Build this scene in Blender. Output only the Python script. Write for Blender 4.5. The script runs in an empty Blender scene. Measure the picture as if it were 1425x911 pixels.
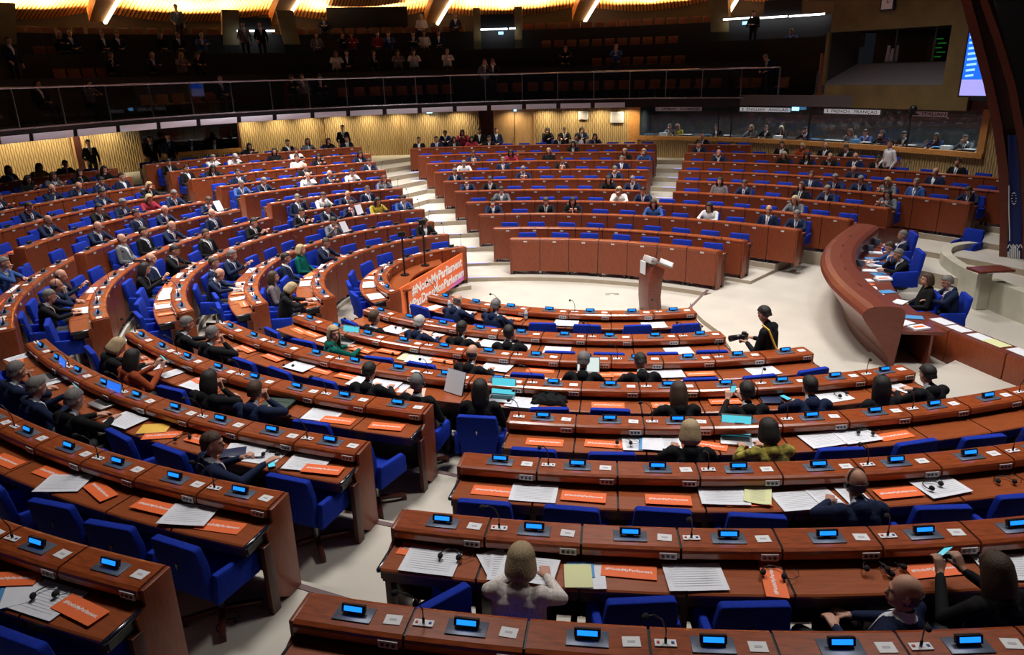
import bpy, bmesh, math, random
from mathutils import Vector, Matrix
import numpy as np
rnd = random.Random(7)
PI = math.pi
R = math.radians
COL = bpy.context.scene.collection
# ------------------------------------------------------------------ camera
CAM = (-2.3542539756885796, -18.236952396848363, 5.1107413715415335)
PITCH, ROLL, FPX = 0.3338548624173432, -0.02573846276416288, 1025.424422076037
def cam_axes():
    F = Vector((0, math.cos(PITCH), -math.sin(PITCH)))
    Rt = Vector((1, 0, 0)); U = Rt.cross(F)
    c, s = math.cos(ROLL), math.sin(ROLL)
    return Rt * c + U * s, U * c - Rt * s, F
RT, UP, FW = cam_axes()
CV = Vector(CAM)
def ray(px, py):
    return FW + RT * ((px - 712.5) / FPX) - UP * ((py - 455.5) / FPX)
def at_z(px, py, z):
    d = ray(px, py); return CV + d * ((z - CV.z) / d.z)
def at_plane(px, py, p, n):
    d = ray(px, py); return CV + d * ((Vector(p) - CV).dot(n) / d.dot(n))
cd = bpy.data.cameras.new('camera'); cam = bpy.data.objects.new('camera', cd); COL.objects.link(cam)
m = Matrix((RT, UP, -FW)).transposed().to_4x4(); m.translation = CV; cam.matrix_world = m
cd.sensor_width = 36; cd.lens = FPX / 1425 * 36; cd.clip_end = 200
bpy.context.scene.camera = cam
# ------------------------------------------------------------------ materials
def mat(name, col, rough=.5, metal=0, spec=.5, emit=None, es=0, noise=0, nscale=8, bump=0, stretch=None, coat=0, col2=None):
    m = bpy.data.materials.new(name); m.use_nodes = True
    nt = m.node_tree; b = nt.nodes['Principled BSDF']
    b.inputs['Base Color'].default_value = (*col, 1); b.inputs['Roughness'].default_value = rough
    b.inputs['Metallic'].default_value = metal; b.inputs['Specular IOR Level'].default_value = spec
    b.inputs['Coat Weight'].default_value = coat; b.inputs['Coat Roughness'].default_value = .12
    if emit:
        b.inputs['Emission Color'].default_value = (*emit, 1); b.inputs['Emission Strength'].default_value = es
    if noise or bump:
        tc = nt.nodes.new('ShaderNodeTexCoord'); mp = nt.nodes.new('ShaderNodeMapping')
        if stretch: mp.inputs['Scale'].default_value = stretch
        nz = nt.nodes.new('ShaderNodeTexNoise'); nz.inputs['Scale'].default_value = nscale; nz.inputs['Detail'].default_value = 5
        nt.links.new(tc.outputs['Object'], mp.inputs['Vector']); nt.links.new(mp.outputs['Vector'], nz.inputs['Vector'])
        if noise:
            cr = nt.nodes.new('ShaderNodeValToRGB')
            c2 = col2 or tuple(c * (1 - noise) for c in col)
            cr.color_ramp.elements[0].color = (*c2, 1); cr.color_ramp.elements[1].color = (*[min(1, c * (1 + noise * .5)) for c in col], 1)
            cr.color_ramp.elements[0].position = .3; cr.color_ramp.elements[1].position = .7
            nt.links.new(nz.outputs['Fac'], cr.inputs['Fac']); nt.links.new(cr.outputs['Color'], b.inputs['Base Color'])
        if bump:
            bp = nt.nodes.new('ShaderNodeBump'); bp.inputs['Strength'].default_value = bump; bp.inputs['Distance'].default_value = .01
            nt.links.new(nz.outputs['Fac'], bp.inputs['Height']); nt.links.new(bp.outputs['Normal'], b.inputs['Normal'])
    return m
M = {}
M['wood'] = mat('desk_wood', (.30, .062, .016), .28, noise=.35, nscale=3, stretch=(3, 18, 18), coat=.3)
M['top'] = mat('worktop_wood', (.30, .070, .019), .33, noise=.2, nscale=2.5, stretch=(2, 20, 20), coat=.4)
M['panel'] = mat('panel_wood', (.23, .048, .015), .4, noise=.25, nscale=3, stretch=(14, 14, 2))
M['darkwood'] = mat('dark_wood', (.06, .014, .008), .45, noise=.2, nscale=4)
M['mahog'] = mat('mahogany', (.16, .036, .020), .34, noise=.2, nscale=2, stretch=(4, 4, 14), coat=.12)
M['black'] = mat('black_plastic', (.008, .008, .01), .35)
M['foam'] = mat('black_foam', (.012, .012, .013), .95, bump=.4, nscale=200)
M['rail'] = mat('rail_rubber', (.012, .014, .025), .2, coat=.5)
M['plate'] = mat('grey_plate', (.10, .12, .17), .4, metal=.3)
M['white'] = mat('white_card', (.72, .72, .74), .6)
M['ink'] = mat('grey_ink', (.46, .46, .50), .8)
M['socket'] = mat('socket_plate', (.50, .47, .47), .45)
M['screen'] = mat('display_blue', (.0, .02, .08), .3, emit=(.01, .22, 1.0), es=1.6)
M['red'] = mat('red_button', (.5, .02, .02), .4)
M['bluebtn'] = mat('blue_button', (.03, .05, .3), .4)
M['chair'] = mat('blue_fabric', (.006, .030, .36), .85, noise=.25, nscale=40, spec=.2)
M['chairleg'] = mat('chair_leg_wood', (.09, .020, .012), .35)
M['metal'] = mat('brushed_steel', (.35, .35, .37), .3, metal=1)
M['floor'] = mat('cream_floor', (.53, .495, .435), .38, noise=.10, nscale=1.2)
M['floor2'] = mat('cream_carpet', (.47, .43, .35), .8, noise=.12, nscale=6)
M['riser'] = mat('step_riser', (.40, .33, .24), .7, noise=.1, nscale=5)
M['led'] = mat('step_light', (.5, .5, .8), .5, emit=(.36, .36, 1.0), es=.5)
M['strip'] = mat('floor_strip', (.14, .085, .085), .6)
M['paper'] = mat('paper', (.72, .74, .80), .7, noise=.05, nscale=30)
M['orange'] = mat('orange_card', (.86, .155, .035), .55)
M['letter'] = mat('white_lettering', (.85, .85, .85), .6)
M['yellowp'] = mat('yellow_paper', (.68, .70, .38), .7)
M['yellow'] = mat('yellow_folder', (.80, .48, .06), .6)
M['bluef'] = mat('blue_folder', (.09, .30, .62), .4)
M['cyan'] = mat('cyan_screen', (.02, .1, .12), .3, emit=(.10, .62, .75), es=1.0)
M['bluescr'] = mat('blue_screen', (.02, .05, .2), .3, emit=(.02, .17, .85), es=1.1)
M['whitescr'] = mat('pale_screen', (.3, .35, .35), .3, emit=(.62, .75, .72), es=.9)
M['navyf'] = mat('navy_cover', (.02, .028, .075), .4)
M['peach'] = mat('peach_folder', (.78, .42, .34), .6)
M['greenf'] = mat('green_case', (.02, .045, .035), .6)
M['silver'] = mat('laptop_shell', (.42, .43, .45), .35, metal=.7)
M['bottle'] = mat('bottle_plastic', (.75, .78, .80), .1, spec=.6)
M['skin'] = mat('skin', (.52, .27, .19), .55)
M['skin2'] = mat('skin_shade', (.40, .20, .135), .55)
M['skin3'] = mat('skin_dark', (.14, .065, .04), .55)
M['lip'] = mat('lip', (.35, .10, .09), .5)
M['eye'] = mat('eye', (.015, .012, .012), .3)
M['trouser'] = mat('dark_trousers', (.012, .013, .02), .8)
M['shoe'] = mat('black_shoe', (.008, .008, .008), .3)
M['shirt'] = mat('white_shirt', (.66, .69, .76), .7)
M['tieN'] = mat('blue_tie', (.03, .06, .2), .5)
M['tieR'] = mat('red_tie', (.30, .02, .03), .5)
TOPS = {'N': ('navy suit', (.012, .020, .055)), 'K': ('black clothes', (.009, .009, .011)), 'G': ('grey top', (.12, .13, .15)), 'W': ('white top', (.62, .62, .64)),
        'B': ('blue jacket', (.035, .085, .26)), 'Y': ('yellow top', (.42, .32, .04)), 'R': ('red top', (.26, .02, .04)), 'T': ('green dress', (.0, .10, .08)),
        'O': ('rust-coloured top', (.30, .06, .02)), 'C': ('cream jacket', (.74, .68, .64)), 'M': ('grey tweed top', (.20, .17, .18))}
for k_, (n_, c_) in TOPS.items(): M['top' + k_] = mat('cloth_' + n_.replace(' ', '_').replace('-', '_'), c_, .85, noise=.3 if k_ != 'M' else .6, nscale=60, spec=.15)
TOPS['X'] = ('black and yellow patterned top', (.42, .36, .06)); M['topX'] = mat('cloth_patterned', (.45, .38, .07), .85, noise=.6, nscale=9, col2=(.012, .012, .016), stretch=(1, 1, 2.2), spec=.15)
HAIR = {'k': ('dark-haired', (.010, .008, .007)), 'b': ('brown-haired', (.055, .028, .014)), 'y': ('blond', (.46, .34, .19)), 'g': ('grey-haired', (.17, .16, .155)),
        'w': ('white-haired', (.48, .46, .44)), '0': ('balding', (.10, .09, .085)), 'r': ('auburn-haired', (.10, .02, .012))}
for k_, (n_, c_) in HAIR.items(): M['hair' + k_] = mat('hair_' + n_.replace('-', '_'), c_, .6, noise=.45, nscale=30, stretch=(6, 6, .7), bump=.6)
M['seatO'] = mat('orange_seat', (.15, .042, .013), .6, noise=.2, nscale=20)
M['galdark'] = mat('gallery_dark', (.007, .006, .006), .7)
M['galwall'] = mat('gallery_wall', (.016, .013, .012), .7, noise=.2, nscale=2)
M['olive'] = mat('olive_panel', (.16, .115, .040), .6, noise=.25, nscale=1.5)
M['fascia'] = mat('fascia_grey', (.78, .78, .92), .4)
M['rail2'] = mat('handrail_steel', (.42, .42, .50), .25, metal=.8)
M['goldwood'] = mat('booth_frame_wood', (.50, .23, .065), .4, noise=.25, nscale=3, stretch=(2, 2, 12))
M['palewood'] = mat('pale_door_wood', (.42, .24, .10), .45, noise=.2, nscale=3, stretch=(6, 6, 1))
M['tube'] = mat('tube_light', (.8, .8, .8), .4, emit=(.9, .95, 1.0), es=9)
M['exit'] = mat('exit_sign', (.1, .3, .5), .4, emit=(.18, .55, 1.0), es=4)
M['lampw'] = mat('rib_light', (.8, .6, .4), .4, emit=(1.0, .80, .52), es=5)
M['signlit'] = mat('lit_sign_face', (.7, .7, .72), .5, emit=(.8, .8, .85), es=.30)
M['cream'] = mat('cream_wall', (.50, .475, .38), .75, noise=.15, nscale=2)
M['greyledge'] = mat('ledge_grey', (.10, .085, .095), .6)
def glass_mat():
    m = bpy.data.materials.new('clear_glass'); m.use_nodes = True; nt = m.node_tree; nt.nodes.clear()
    o = nt.nodes.new('ShaderNodeOutputMaterial'); mx = nt.nodes.new('ShaderNodeMixShader'); t = nt.nodes.new('ShaderNodeBsdfTransparent'); g = nt.nodes.new('ShaderNodeBsdfGlossy')
    t.inputs[0].default_value = (.86, .9, .9, 1); g.inputs['Roughness'].default_value = .03; mx.inputs[0].default_value = .07
    nt.links.new(t.outputs[0], mx.inputs[1]); nt.links.new(g.outputs[0], mx.inputs[2]); nt.links.new(mx.outputs[0], o.inputs[0]); return m
M['glass'] = glass_mat()
def slat_mat(name, c1, c2, freq, wave, rough=.5, axis='U'):
    """wood slats: stripes along the surface's own u coordinate (metres), gently waving"""
    m = bpy.data.materials.new(name); m.use_nodes = True; nt = m.node_tree; b = nt.nodes['Principled BSDF']; b.inputs['Roughness'].default_value = rough
    uv = nt.nodes.new('ShaderNodeUVMap'); sp = nt.nodes.new('ShaderNodeSeparateXYZ'); nt.links.new(uv.outputs[0], sp.inputs[0])
    def mth(op, a, bb=None):
        n = nt.nodes.new('ShaderNodeMath'); n.operation = op
        for i, v in enumerate((a, bb)):
            if v is None: continue
            if isinstance(v, (int, float)): n.inputs[i].default_value = v
            else: nt.links.new(v, n.inputs[i])
        return n.outputs[0]
    u, v = sp.outputs[0], sp.outputs[1]
    ph = mth('MULTIPLY', mth('SINE', mth('MULTIPLY', v, 16.0)), wave)
    alt = mth('SINE', mth('MULTIPLY', u, freq * .5))
    s = mth('SINE', mth('ADD', mth('MULTIPLY', u, freq), mth('MULTIPLY', ph, mth('SIGN', alt))))
    f = mth('ADD', mth('MULTIPLY', s, .5), .5)
    cr = nt.nodes.new('ShaderNodeValToRGB'); cr.color_ramp.elements[0].color = (*c1, 1); cr.color_ramp.elements[1].color = (*c2, 1)
    cr.color_ramp.elements[0].position = .12; cr.color_ramp.elements[1].position = .5
    nt.links.new(f, cr.inputs['Fac']); nt.links.new(cr.outputs['Color'], b.inputs['Base Color'])
    bp = nt.nodes.new('ShaderNodeBump'); bp.inputs['Strength'].default_value = .8; bp.inputs['Distance'].default_value = .02
    nt.links.new(f, bp.inputs['Height']); nt.links.new(bp.outputs['Normal'], b.inputs['Normal']); return m
M['slats'] = slat_mat('wall_slats', (.20, .125, .05), (.50, .34, .15), 2 * PI / .085, .8)
M['canopy'] = slat_mat('canopy_slats', (.10, .035, .008), (.66, .30, .08), 2 * PI / .17, .0)
# ------------------------------------------------------------------ objects
def tag(o, label=None, cat=None, group=None, kind=None):
    if label: o['label'] = label
    if cat: o['category'] = cat
    if group: o['group'] = group
    if kind: o['kind'] = kind
    return o
def empty(name, loc=(0, 0, 0), rz=0, label=None, cat=None, group=None):
    o = bpy.data.objects.new(name, None); COL.objects.link(o); o.empty_display_size = .1
    o.location = loc; o.rotation_euler = (0, 0, rz); return tag(o, label, cat, group)
def link(name, me, parent=None, loc=None, rz=None):
    o = bpy.data.objects.new(name, me); COL.objects.link(o)
    if parent: o.parent = parent
    if loc is not None: o.location = loc
    if rz is not None: o.rotation_euler = (0, 0, rz)
    return o
class MB:
    def __init__(s): s.v = []; s.f = []; s.m = []; s.uv = {}
    def add(s, vs, fs, mi=0):
        n = len(s.v); s.v += [tuple(v) for v in vs]; s.f += [tuple(i + n for i in f) for f in fs]; s.m += [mi] * len(fs); return s
    def box(s, c, d, rz=0, mi=0, rx=0, ry=0):
        M3 = Matrix.Rotation(rz, 3, 'Z') @ Matrix.Rotation(ry, 3, 'Y') @ Matrix.Rotation(rx, 3, 'X'); c = Vector(c)
        vs = [c + M3 @ Vector((x * d[0] / 2, y * d[1] / 2, z * d[2] / 2)) for x in (-1, 1) for y in (-1, 1) for z in (-1, 1)]
        return s.add(vs, [(0, 1, 3, 2), (4, 6, 7, 5), (0, 4, 5, 1), (2, 3, 7, 6), (0, 2, 6, 4), (1, 5, 7, 3)], mi)
    def prism(s, poly, a, b, mi=0):
        """poly: list of 3D points (planar), extruded by the vector b-a"""
        n = len(poly); d = Vector(b) - Vector(a); p = [Vector(q) for q in poly]
        vs = p + [q + d for q in p]
        fs = [tuple(range(n))[::-1], tuple(range(n, 2 * n))] + [(i, (i + 1) % n, n + (i + 1) % n, n + i) for i in range(n)]
        return s.add(vs, fs, mi)
    def tube(s, path, r, seg=8, mi=0, cap=True):
        P = [Vector(p) for p in path]; n = len(P); rr = r if isinstance(r, (list, tuple)) else [r] * n; vs = []
        up = Vector((0, 0, 1)); prev = None
        for i, p in enumerate(P):
            t = (P[min(i + 1, n - 1)] - P[max(i - 1, 0)]).normalized()
            if prev is None: a = t.cross(up if abs(t.z) < .9 else Vector((1, 0, 0))).normalized()
            else: a = (prev - t * prev.dot(t)).normalized()
            prev = a; b = t.cross(a)
            vs += [p + (a * math.cos(k * 2 * PI / seg) + b * math.sin(k * 2 * PI / seg)) * rr[i] for k in range(seg)]
        fs = [(i * seg + k, i * seg + (k + 1) % seg, (i + 1) * seg + (k + 1) % seg, (i + 1) * seg + k) for i in range(n - 1) for k in range(seg)]
        if cap: fs += [tuple(range(seg))[::-1], tuple(range((n - 1) * seg, n * seg))]
        return s.add(vs, fs, mi)
    def ell(s, c, r, seg=12, rings=8, mi=0, rot=None):
        c = Vector(c); vs = [c + (rot @ Vector((0, 0, r[2])) if rot else Vector((0, 0, r[2])))]
        for i in range(1, rings):
            t = PI * i / rings
            for k in range(seg):
                q = Vector((r[0] * math.sin(t) * math.cos(2 * PI * k / seg), r[1] * math.sin(t) * math.sin(2 * PI * k / seg), r[2] * math.cos(t)))
                vs.append(c + (rot @ q if rot else q))
        vs.append(c - (rot @ Vector((0, 0, r[2])) if rot else Vector((0, 0, r[2])))); L = len(vs) - 1
        fs = [(0, 1 + k, 1 + (k + 1) % seg) for k in range(seg)]
        fs += [(1 + (i - 1) * seg + k, 1 + i * seg + k, 1 + i * seg + (k + 1) % seg, 1 + (i - 1) * seg + (k + 1) % seg) for i in range(1, rings - 1) for k in range(seg)]
        fs += [(L, 1 + (rings - 2) * seg + (k + 1) % seg, 1 + (rings - 2) * seg + k) for k in range(seg)]
        return s.add(vs, fs, mi)
    def arc(s, prof, Rr, half, n=3, mi=0, x0=0):
        """profile of (r, z) points swept along an arc of radius Rr about the local centre (0,-Rr); x0 shifts tangentially"""
        m = len(prof); vs = []
        for i in range(n + 1):
            a = x0 / Rr - half + 2 * half * i / n
            vs += [((Rr + r) * math.sin(a), (Rr + r) * math.cos(a) - Rr, z) for r, z in prof]
        fs = [(i * m + j, (i + 1) * m + j, (i + 1) * m + (j + 1) % m, i * m + (j + 1) % m) for i in range(n) for j in range(m)]
        fs += [tuple(range(m)), tuple(range(n * m, (n + 1) * m))[::-1]]
        return s.add(vs, fs, mi)
    def mesh(s, name, mats, bevel=0, smooth=False, seg=2, sub=0):
        me = bpy.data.meshes.new(name); me.from_pydata(s.v, [], s.f)
        for mm in mats: me.materials.append(M[mm] if isinstance(mm, str) else mm)
        me.polygons.foreach_set('material_index', s.m)
        bm = bmesh.new(); bm.from_mesh(me); bmesh.ops.recalc_face_normals(bm, faces=bm.faces)
        if bevel:
            es = [e for e in bm.edges if len(e.link_faces) == 2 and e.calc_face_angle(0) > .5]
            bmesh.ops.bevel(bm, geom=es, offset=bevel, segments=seg, affect='EDGES', profile=.5, clamp_overlap=True)
        bm.to_mesh(me); bm.free()
        if smooth or bevel:
            me.polygons.foreach_set('use_smooth', [True] * len(me.polygons))
            if bevel: me.set_sharp_from_angle(angle=.7)
        me.update(); return me
    def build(s, name, mats, parent=None, loc=None, rz=None, **k):
        if isinstance(mats, str): mats = [mats]
        return link(name, s.mesh(name, mats, **k), parent, loc, rz)
def copy_tree(o, parent=None):
    c = o.copy(); COL.objects.link(c)
    if parent: c.parent = parent
    for ch in list(o.children): copy_tree(ch, c)
    return c
ORD = 'first second third fourth fifth sixth seventh eighth ninth tenth eleventh twelfth thirteenth fourteenth fifteenth sixteenth seventeenth'.split()
def text_mesh(txt, size, mi, depth=.002, bold=.0, sx=1):
    c = bpy.data.curves.new('lettering', 'FONT'); c.body = txt; c.size = size; c.extrude = depth; c.offset = bold; c.resolution_u = 2
    c.align_x = 'CENTER'; c.align_y = 'CENTER'
    o = bpy.data.objects.new('lettering', c); COL.objects.link(o); bpy.context.view_layer.update()
    me = bpy.data.meshes.new_from_object(o.evaluated_get(bpy.context.evaluated_depsgraph_get()))
    bpy.data.objects.remove(o); me.materials.clear(); me.materials.append(M[mi])
    if sx != 1:
        for v in me.vertices: v.co.x *= sx
    return me

# rows of desks: bank, row number, arc centre, radius, floor height, first angle, angle step, number of desks
ROWS = [
 ('N', 0, 0, 0, 5.8931, 0.1058, -2.23585, 0.12516, 7),
 ('N', 1, 0, 0, 7.3661, 0.1808, -2.26492, 0.0971, 9),
 ('N', 2, 0, 0, 8.6242, 0.3074, -2.30663, 0.08315, 12),
 ('N', 3, 0, 0, 9.8823, 0.4396, -2.33853, 0.07237, 15),
 ('NL', 4, 0, 0, 11.1405, 0.5776, -2.35981, 0.06431, 8),
 ('N', 4, 0, 0, 11.1405, 0.5776, -1.75528, 0.06516, 10),
 ('NL', 5, 0, 0, 12.3986, 0.7213, -2.37445, 0.05716, 9),
 ('N', 5, 0, 0, 12.3986, 0.7213, -1.7741, 0.05869, 9),
 ('NL', 6, 0, 0, 13.6567, 0.8707, -2.23553, 0.05234, 7),
 ('N', 6, 0, 0, 13.6567, 0.8707, -1.78773, 0.0529, 9),
 ('NL', 7, 0, 0, 14.9149, 1.0258, -2.06793, 0.04789, 4),
 ('N', 7, 0, 0, 14.9149, 1.0258, -1.79961, 0.04839, 8),
 ('L', 0, -2.5852, -2.608, 2.6163, 0.1058, 2.06525, 0.26201, 7),
 ('L', 1, -2.5852, -2.608, 3.8992, 0.1808, 2.03708, 0.17547, 10),
 ('L', 2, -2.5852, -2.608, 5.182, 0.3074, 2.02227, 0.13525, 13),
 ('L', 3, -2.5852, -2.608, 6.4648, 0.4396, 1.99401, 0.11183, 16),
 ('LA', 4, -2.5852, -2.608, 7.7477, 0.5776, 1.98518, 0.09012, 5),
 ('LB', 4, -2.5852, -2.608, 7.7477, 0.5776, 2.57819, 0.09351, 6),
 ('LC', 4, -2.5852, -2.608, 7.7477, 0.5776, 3.24634, 0.08833, 6),
 ('LA', 5, -2.5852, -2.608, 9.0305, 0.7213, 1.97966, 0.08012, 6),
 ('LB', 5, -2.5852, -2.608, 9.0305, 0.7213, 2.57675, 0.07696, 8),
 ('LC', 5, -2.5852, -2.608, 9.0305, 0.7213, 3.24939, 0.07832, 7),
 ('LA', 6, -2.5852, -2.608, 10.3134, 0.8707, 1.98164, 0.06871, 7),
 ('LB', 6, -2.5852, -2.608, 10.3134, 0.8707, 2.59554, 0.07382, 8),
 ('LC', 6, -2.5852, -2.608, 10.3134, 0.8707, 3.24756, 0.07231, 7),
 ('LC', 7, -2.5852, -2.608, 11.5962, 1.0258, 3.24631, 0.06981, 4),
 ('LA', 7, -2.5852, -2.608, 11.5962, 1.0258, 1.9674, 0.06208, 8),
 ('LB', 7, -2.5852, -2.608, 11.5962, 1.0258, 2.58699, 0.06102, 9),
 ('LA', 8, -2.5852, -2.608, 12.879, 1.1867, 1.97077, 0.05642, 9),
 ('LB', 8, -2.5852, -2.608, 12.879, 1.1867, 2.57955, 0.05697, 8),
 ('LA', 9, -2.5852, -2.608, 14.1619, 1.3532, 1.96162, 0.05157, 10),
 ('LB', 9, -2.5852, -2.608, 14.1619, 1.3532, 2.57227, 0.05239, 7),
 ('LA', 10, -2.5852, -2.608, 15.4447, 1.5255, 1.96613, 0.04722, 11),
 ('LB', 10, -2.5852, -2.608, 15.4447, 1.5255, 2.55207, 0.05036, 6),
 ('F', 0, -2.9641, -8.0563, 8.6887, 0.1058, 0.9236, 0.08815, 7),
 ('F', 1, -2.9641, -8.0563, 9.7066, 0.1808, 0.89845, 0.07674, 9),
 ('F', 2, -2.9641, -8.0563, 11.0919, 0.3074, 0.82073, 0.06717, 12),
 ('F', 3, -2.9641, -8.0563, 12.4741, 0.4396, 0.75712, 0.05602, 16),
 ('F', 4, -2.9641, -8.0563, 13.8533, 0.5776, 1.24747, 0.05379, 8),
 ('F', 5, -2.9641, -8.0563, 15.2295, 0.7213, 1.24975, 0.04985, 9),
 ('F', 6, -2.9641, -8.0563, 16.6025, 0.8707, 1.25458, 0.04157, 11),
 ('F', 7, -2.9641, -8.0563, 17.9725, 1.0258, 1.26095, 0.03861, 12),
 ('F', 8, -2.9641, -8.0563, 19.3394, 1.1867, 1.26316, 0.03646, 13),
 ('F', 9, -2.9641, -8.0563, 20.7033, 1.3532, 1.26969, 0.03419, 14),
 ('Fwall', 10, -2.9641, -8.0563, 22.0641, 1.5255, 1.27284, 0.03241, 14),
 ('FRwall', 9, -2.9641, -8.0563, 20.7033, 1.3532, 0.85594, 0.03636, 6),
 ('FR', 4, -2.9641, -8.0563, 13.8533, 0.5776, 0.7303, 0.05514, 8),
 ('FR', 5, -2.9641, -8.0563, 15.2295, 0.7213, 0.62878, 0.0459, 12),
 ('FR', 6, -2.9641, -8.0563, 16.6025, 0.8707, 0.59416, 0.04262, 14),
 ('FR', 7, -2.9641, -8.0563, 17.9725, 1.0258, 0.63543, 0.0401, 14),
 ('FR', 8, -2.9641, -8.0563, 19.3394, 1.1867, 0.83464, 0.03687, 10),
 ('FR', 9, -2.9641, -8.0563, 20.7033, 1.3532, 1.09727, 0.03712, 3),
]
# seated members: row, desk, look
PEOPLE = [(9, 1, 'yb C'), (7, 4, '0s N hp'), (9, 4, '0s N side'), (9, 5, 'bl K phone'), (5, 2, 'yb K hp'), (5, 3, 'kB X laptop'), (3, 11, 'ks K phone'), (3, 12, 'ks N'), (3, 13, 'kl K hp'), (3, 14, 'ks K'), (3, 10, 'bl K'), (2, 8, 'ks K'), (2, 7, 'gs K'), (1, 4, 'ks K'), (1, 2, 'ws N'), (1, 3, 'ks K'), (0, 1, '0s N lean'), (0, 2, 'gs N hp'), (2, 2, 'yl T turn'), (1, 1, 'bs K'), (2, 5, '0s K'), (3, 7, 'kl K'), (3, 6, 'gs K hp'), (3, 5, 'ks K'), (4, 4, 'kl K'), (4, 5, 'bs N'), (3, 0, 'gs K'), (3, 1, 'gs K'), (6, 7, 'bs N right'), (4, 1, 'yb K'), (4, 2, 'kl O phone'), (6, 3, 'gs N phone'), (6, 4, 'gs K laptop'), (6, 2, 'gs N'), (18, 4, 'gs K'), (18, 3, '0s N hp'), (21, 1, 'gs B'), (30, 6, 'ws W'), (30, 7, 'gs W'), (32, 5, 'kl K'), (30, 4, 'kl K'), (32, 3, 'ks K'), (32, 2, 'kl G'), (32, 1, 'kl K'), (32, 0, 'ks K'), (30, 3, 'bs C'), (28, 0, 'kl N'), (28, 3, 'bs C'), (28, 2, 'kl K'), (26, 3, '0s K'), (26, 0, 'bs N'), (26, 6, 'ks N'), (22, 5, 'gs N'), (22, 6, 'gs B'), (22, 3, '0s W'), (22, 2, '0s N'), (22, 1, 'ks W'), (19, 0, 'rl G'), (16, 3, 'bs W'), (16, 2, '0s N'), (16, 1, 'bs N'), (15, 1, 'kl Y'), (15, 0, 'ks B'), (16, 4, 'gs N'), (15, 3, 'ks N'), (15, 2, 'bs N paper'), (15, 4, 'ks K'), (15, 6, 'ks K'), (17, 1, '0s N'), (14, 3, 'ks G paper'), (13, 4, 'bs N'), (13, 5, 'yb T'), (13, 6, 'ks N'), (15, 8, 'bs K'), (14, 8, 'gs N'), (14, 9, 'bs N'), (14, 10, '0s N'), (13, 9, 'yb K'), (13, 8, 'bl M'), (13, 0, 'ks K'), (33, 3, 'kl G'), (31, 3, 'kl K'), (33, 2, 'kl Y'), (33, 1, 'ks K'), (31, 2, 'bl G'), (31, 1, 'kl K'), (31, 0, 'kl K'), (29, 0, 'ks N'), (29, 1, 'ks N'), (29, 2, '0s N'), (29, 3, '0s N'), (27, 2, 'ks N'), (29, 5, 'bs N'), (27, 5, 'bs N'), (27, 0, 'yb K'), (23, 1, 'yb R'), (23, 2, 'gs N'), (23, 0, 'gs N'), (20, 0, 'bs N paper'), (28, 8, 'ks K'), (28, 7, 'kl K'), (30, 9, 'ks K'), (20, 2, '0s N'), (20, 3, 'ks N'), (23, 3, 'ks K'), (23, 5, '0s N'), (20, 5, '0s N'), (17, 5, '0s G'), (17, 4, 'ks K'), (17, 3, '0s N'), (15, 10, 'ks K'), (15, 11, '0s N'), (15, 12, 'kl K'), (18, 2, '0s N'), (44, 11, 'kl R'), (43, 9, 'ks K'), (44, 9, 'bs N'), (44, 6, 'kl K'), (43, 5, 'ks K'), (44, 5, 'ks K'), (42, 4, 'kl K'), (43, 4, 'kl W'), (44, 4, 'kl N'), (43, 3, 'kl N'), (41, 9, 'bs N'), (41, 7, 'kl R laptop'), (41, 5, 'yb K'), (41, 1, 'yb K'), (41, 0, 'yb B'), (40, 9, 'gs W'), (40, 7, 'gs N'), (40, 4, 'bs K'), (40, 1, 'gs N'), (39, 5, 'gs N'), (39, 1, 'gs N'), (38, 7, 'bs N'), (38, 6, 'bs K'), (38, 1, 'kl K'), (38, 0, 'gs N'), (37, 9, 'yb C'), (37, 8, 'ks N'), (37, 14, 'ks G'), (36, 11, 'ks N'), (36, 9, 'bs K'), (36, 8, 'kl K'), (36, 5, 'bl B'), (43, 13, 'ks K'), (44, 12, 'ks N'), (43, 12, 'ks N'), (43, 11, 'kl K'), (43, 10, 'kl R'), (44, 10, 'ks K'), (39, 8, 'gs N'), (51, 2, '0s K'), (50, 9, 'bs N'), (49, 12, '0s N'), (50, 5, 'ks K'), (50, 4, 'yb O'), (49, 9, 'yb K'), (49, 8, 'kl K'), (49, 7, '0s K'), (46, 6, 'kl M'), (46, 5, 'bs N'), (47, 6, 'bs N'), (47, 5, 'gs N'), (46, 3, 'bl K'), (37, 2, 'yl G'), (36, 1, '0s N'), (36, 0, 'gs N'), (36, 3, 'kl W'), (50, 3, '0s K'), (50, 2, 'ks K'), (49, 6, '0s N'), (49, 5, 'ks K'), (48, 6, '0s N'), (47, 4, 'gs N'), (47, 3, 'yl G'), (46, 2, 'gs N'), (47, 2, 'gs B'), (46, 0, 'kl G'), (47, 0, 'bs N'), (48, 3, '0s N'), (49, 2, 'ks K')]
CHAIR_TURN = {('N', 6, 0): .9, ('NL', 4, 7): -.15, ('N', 3, 0): .3}
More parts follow.
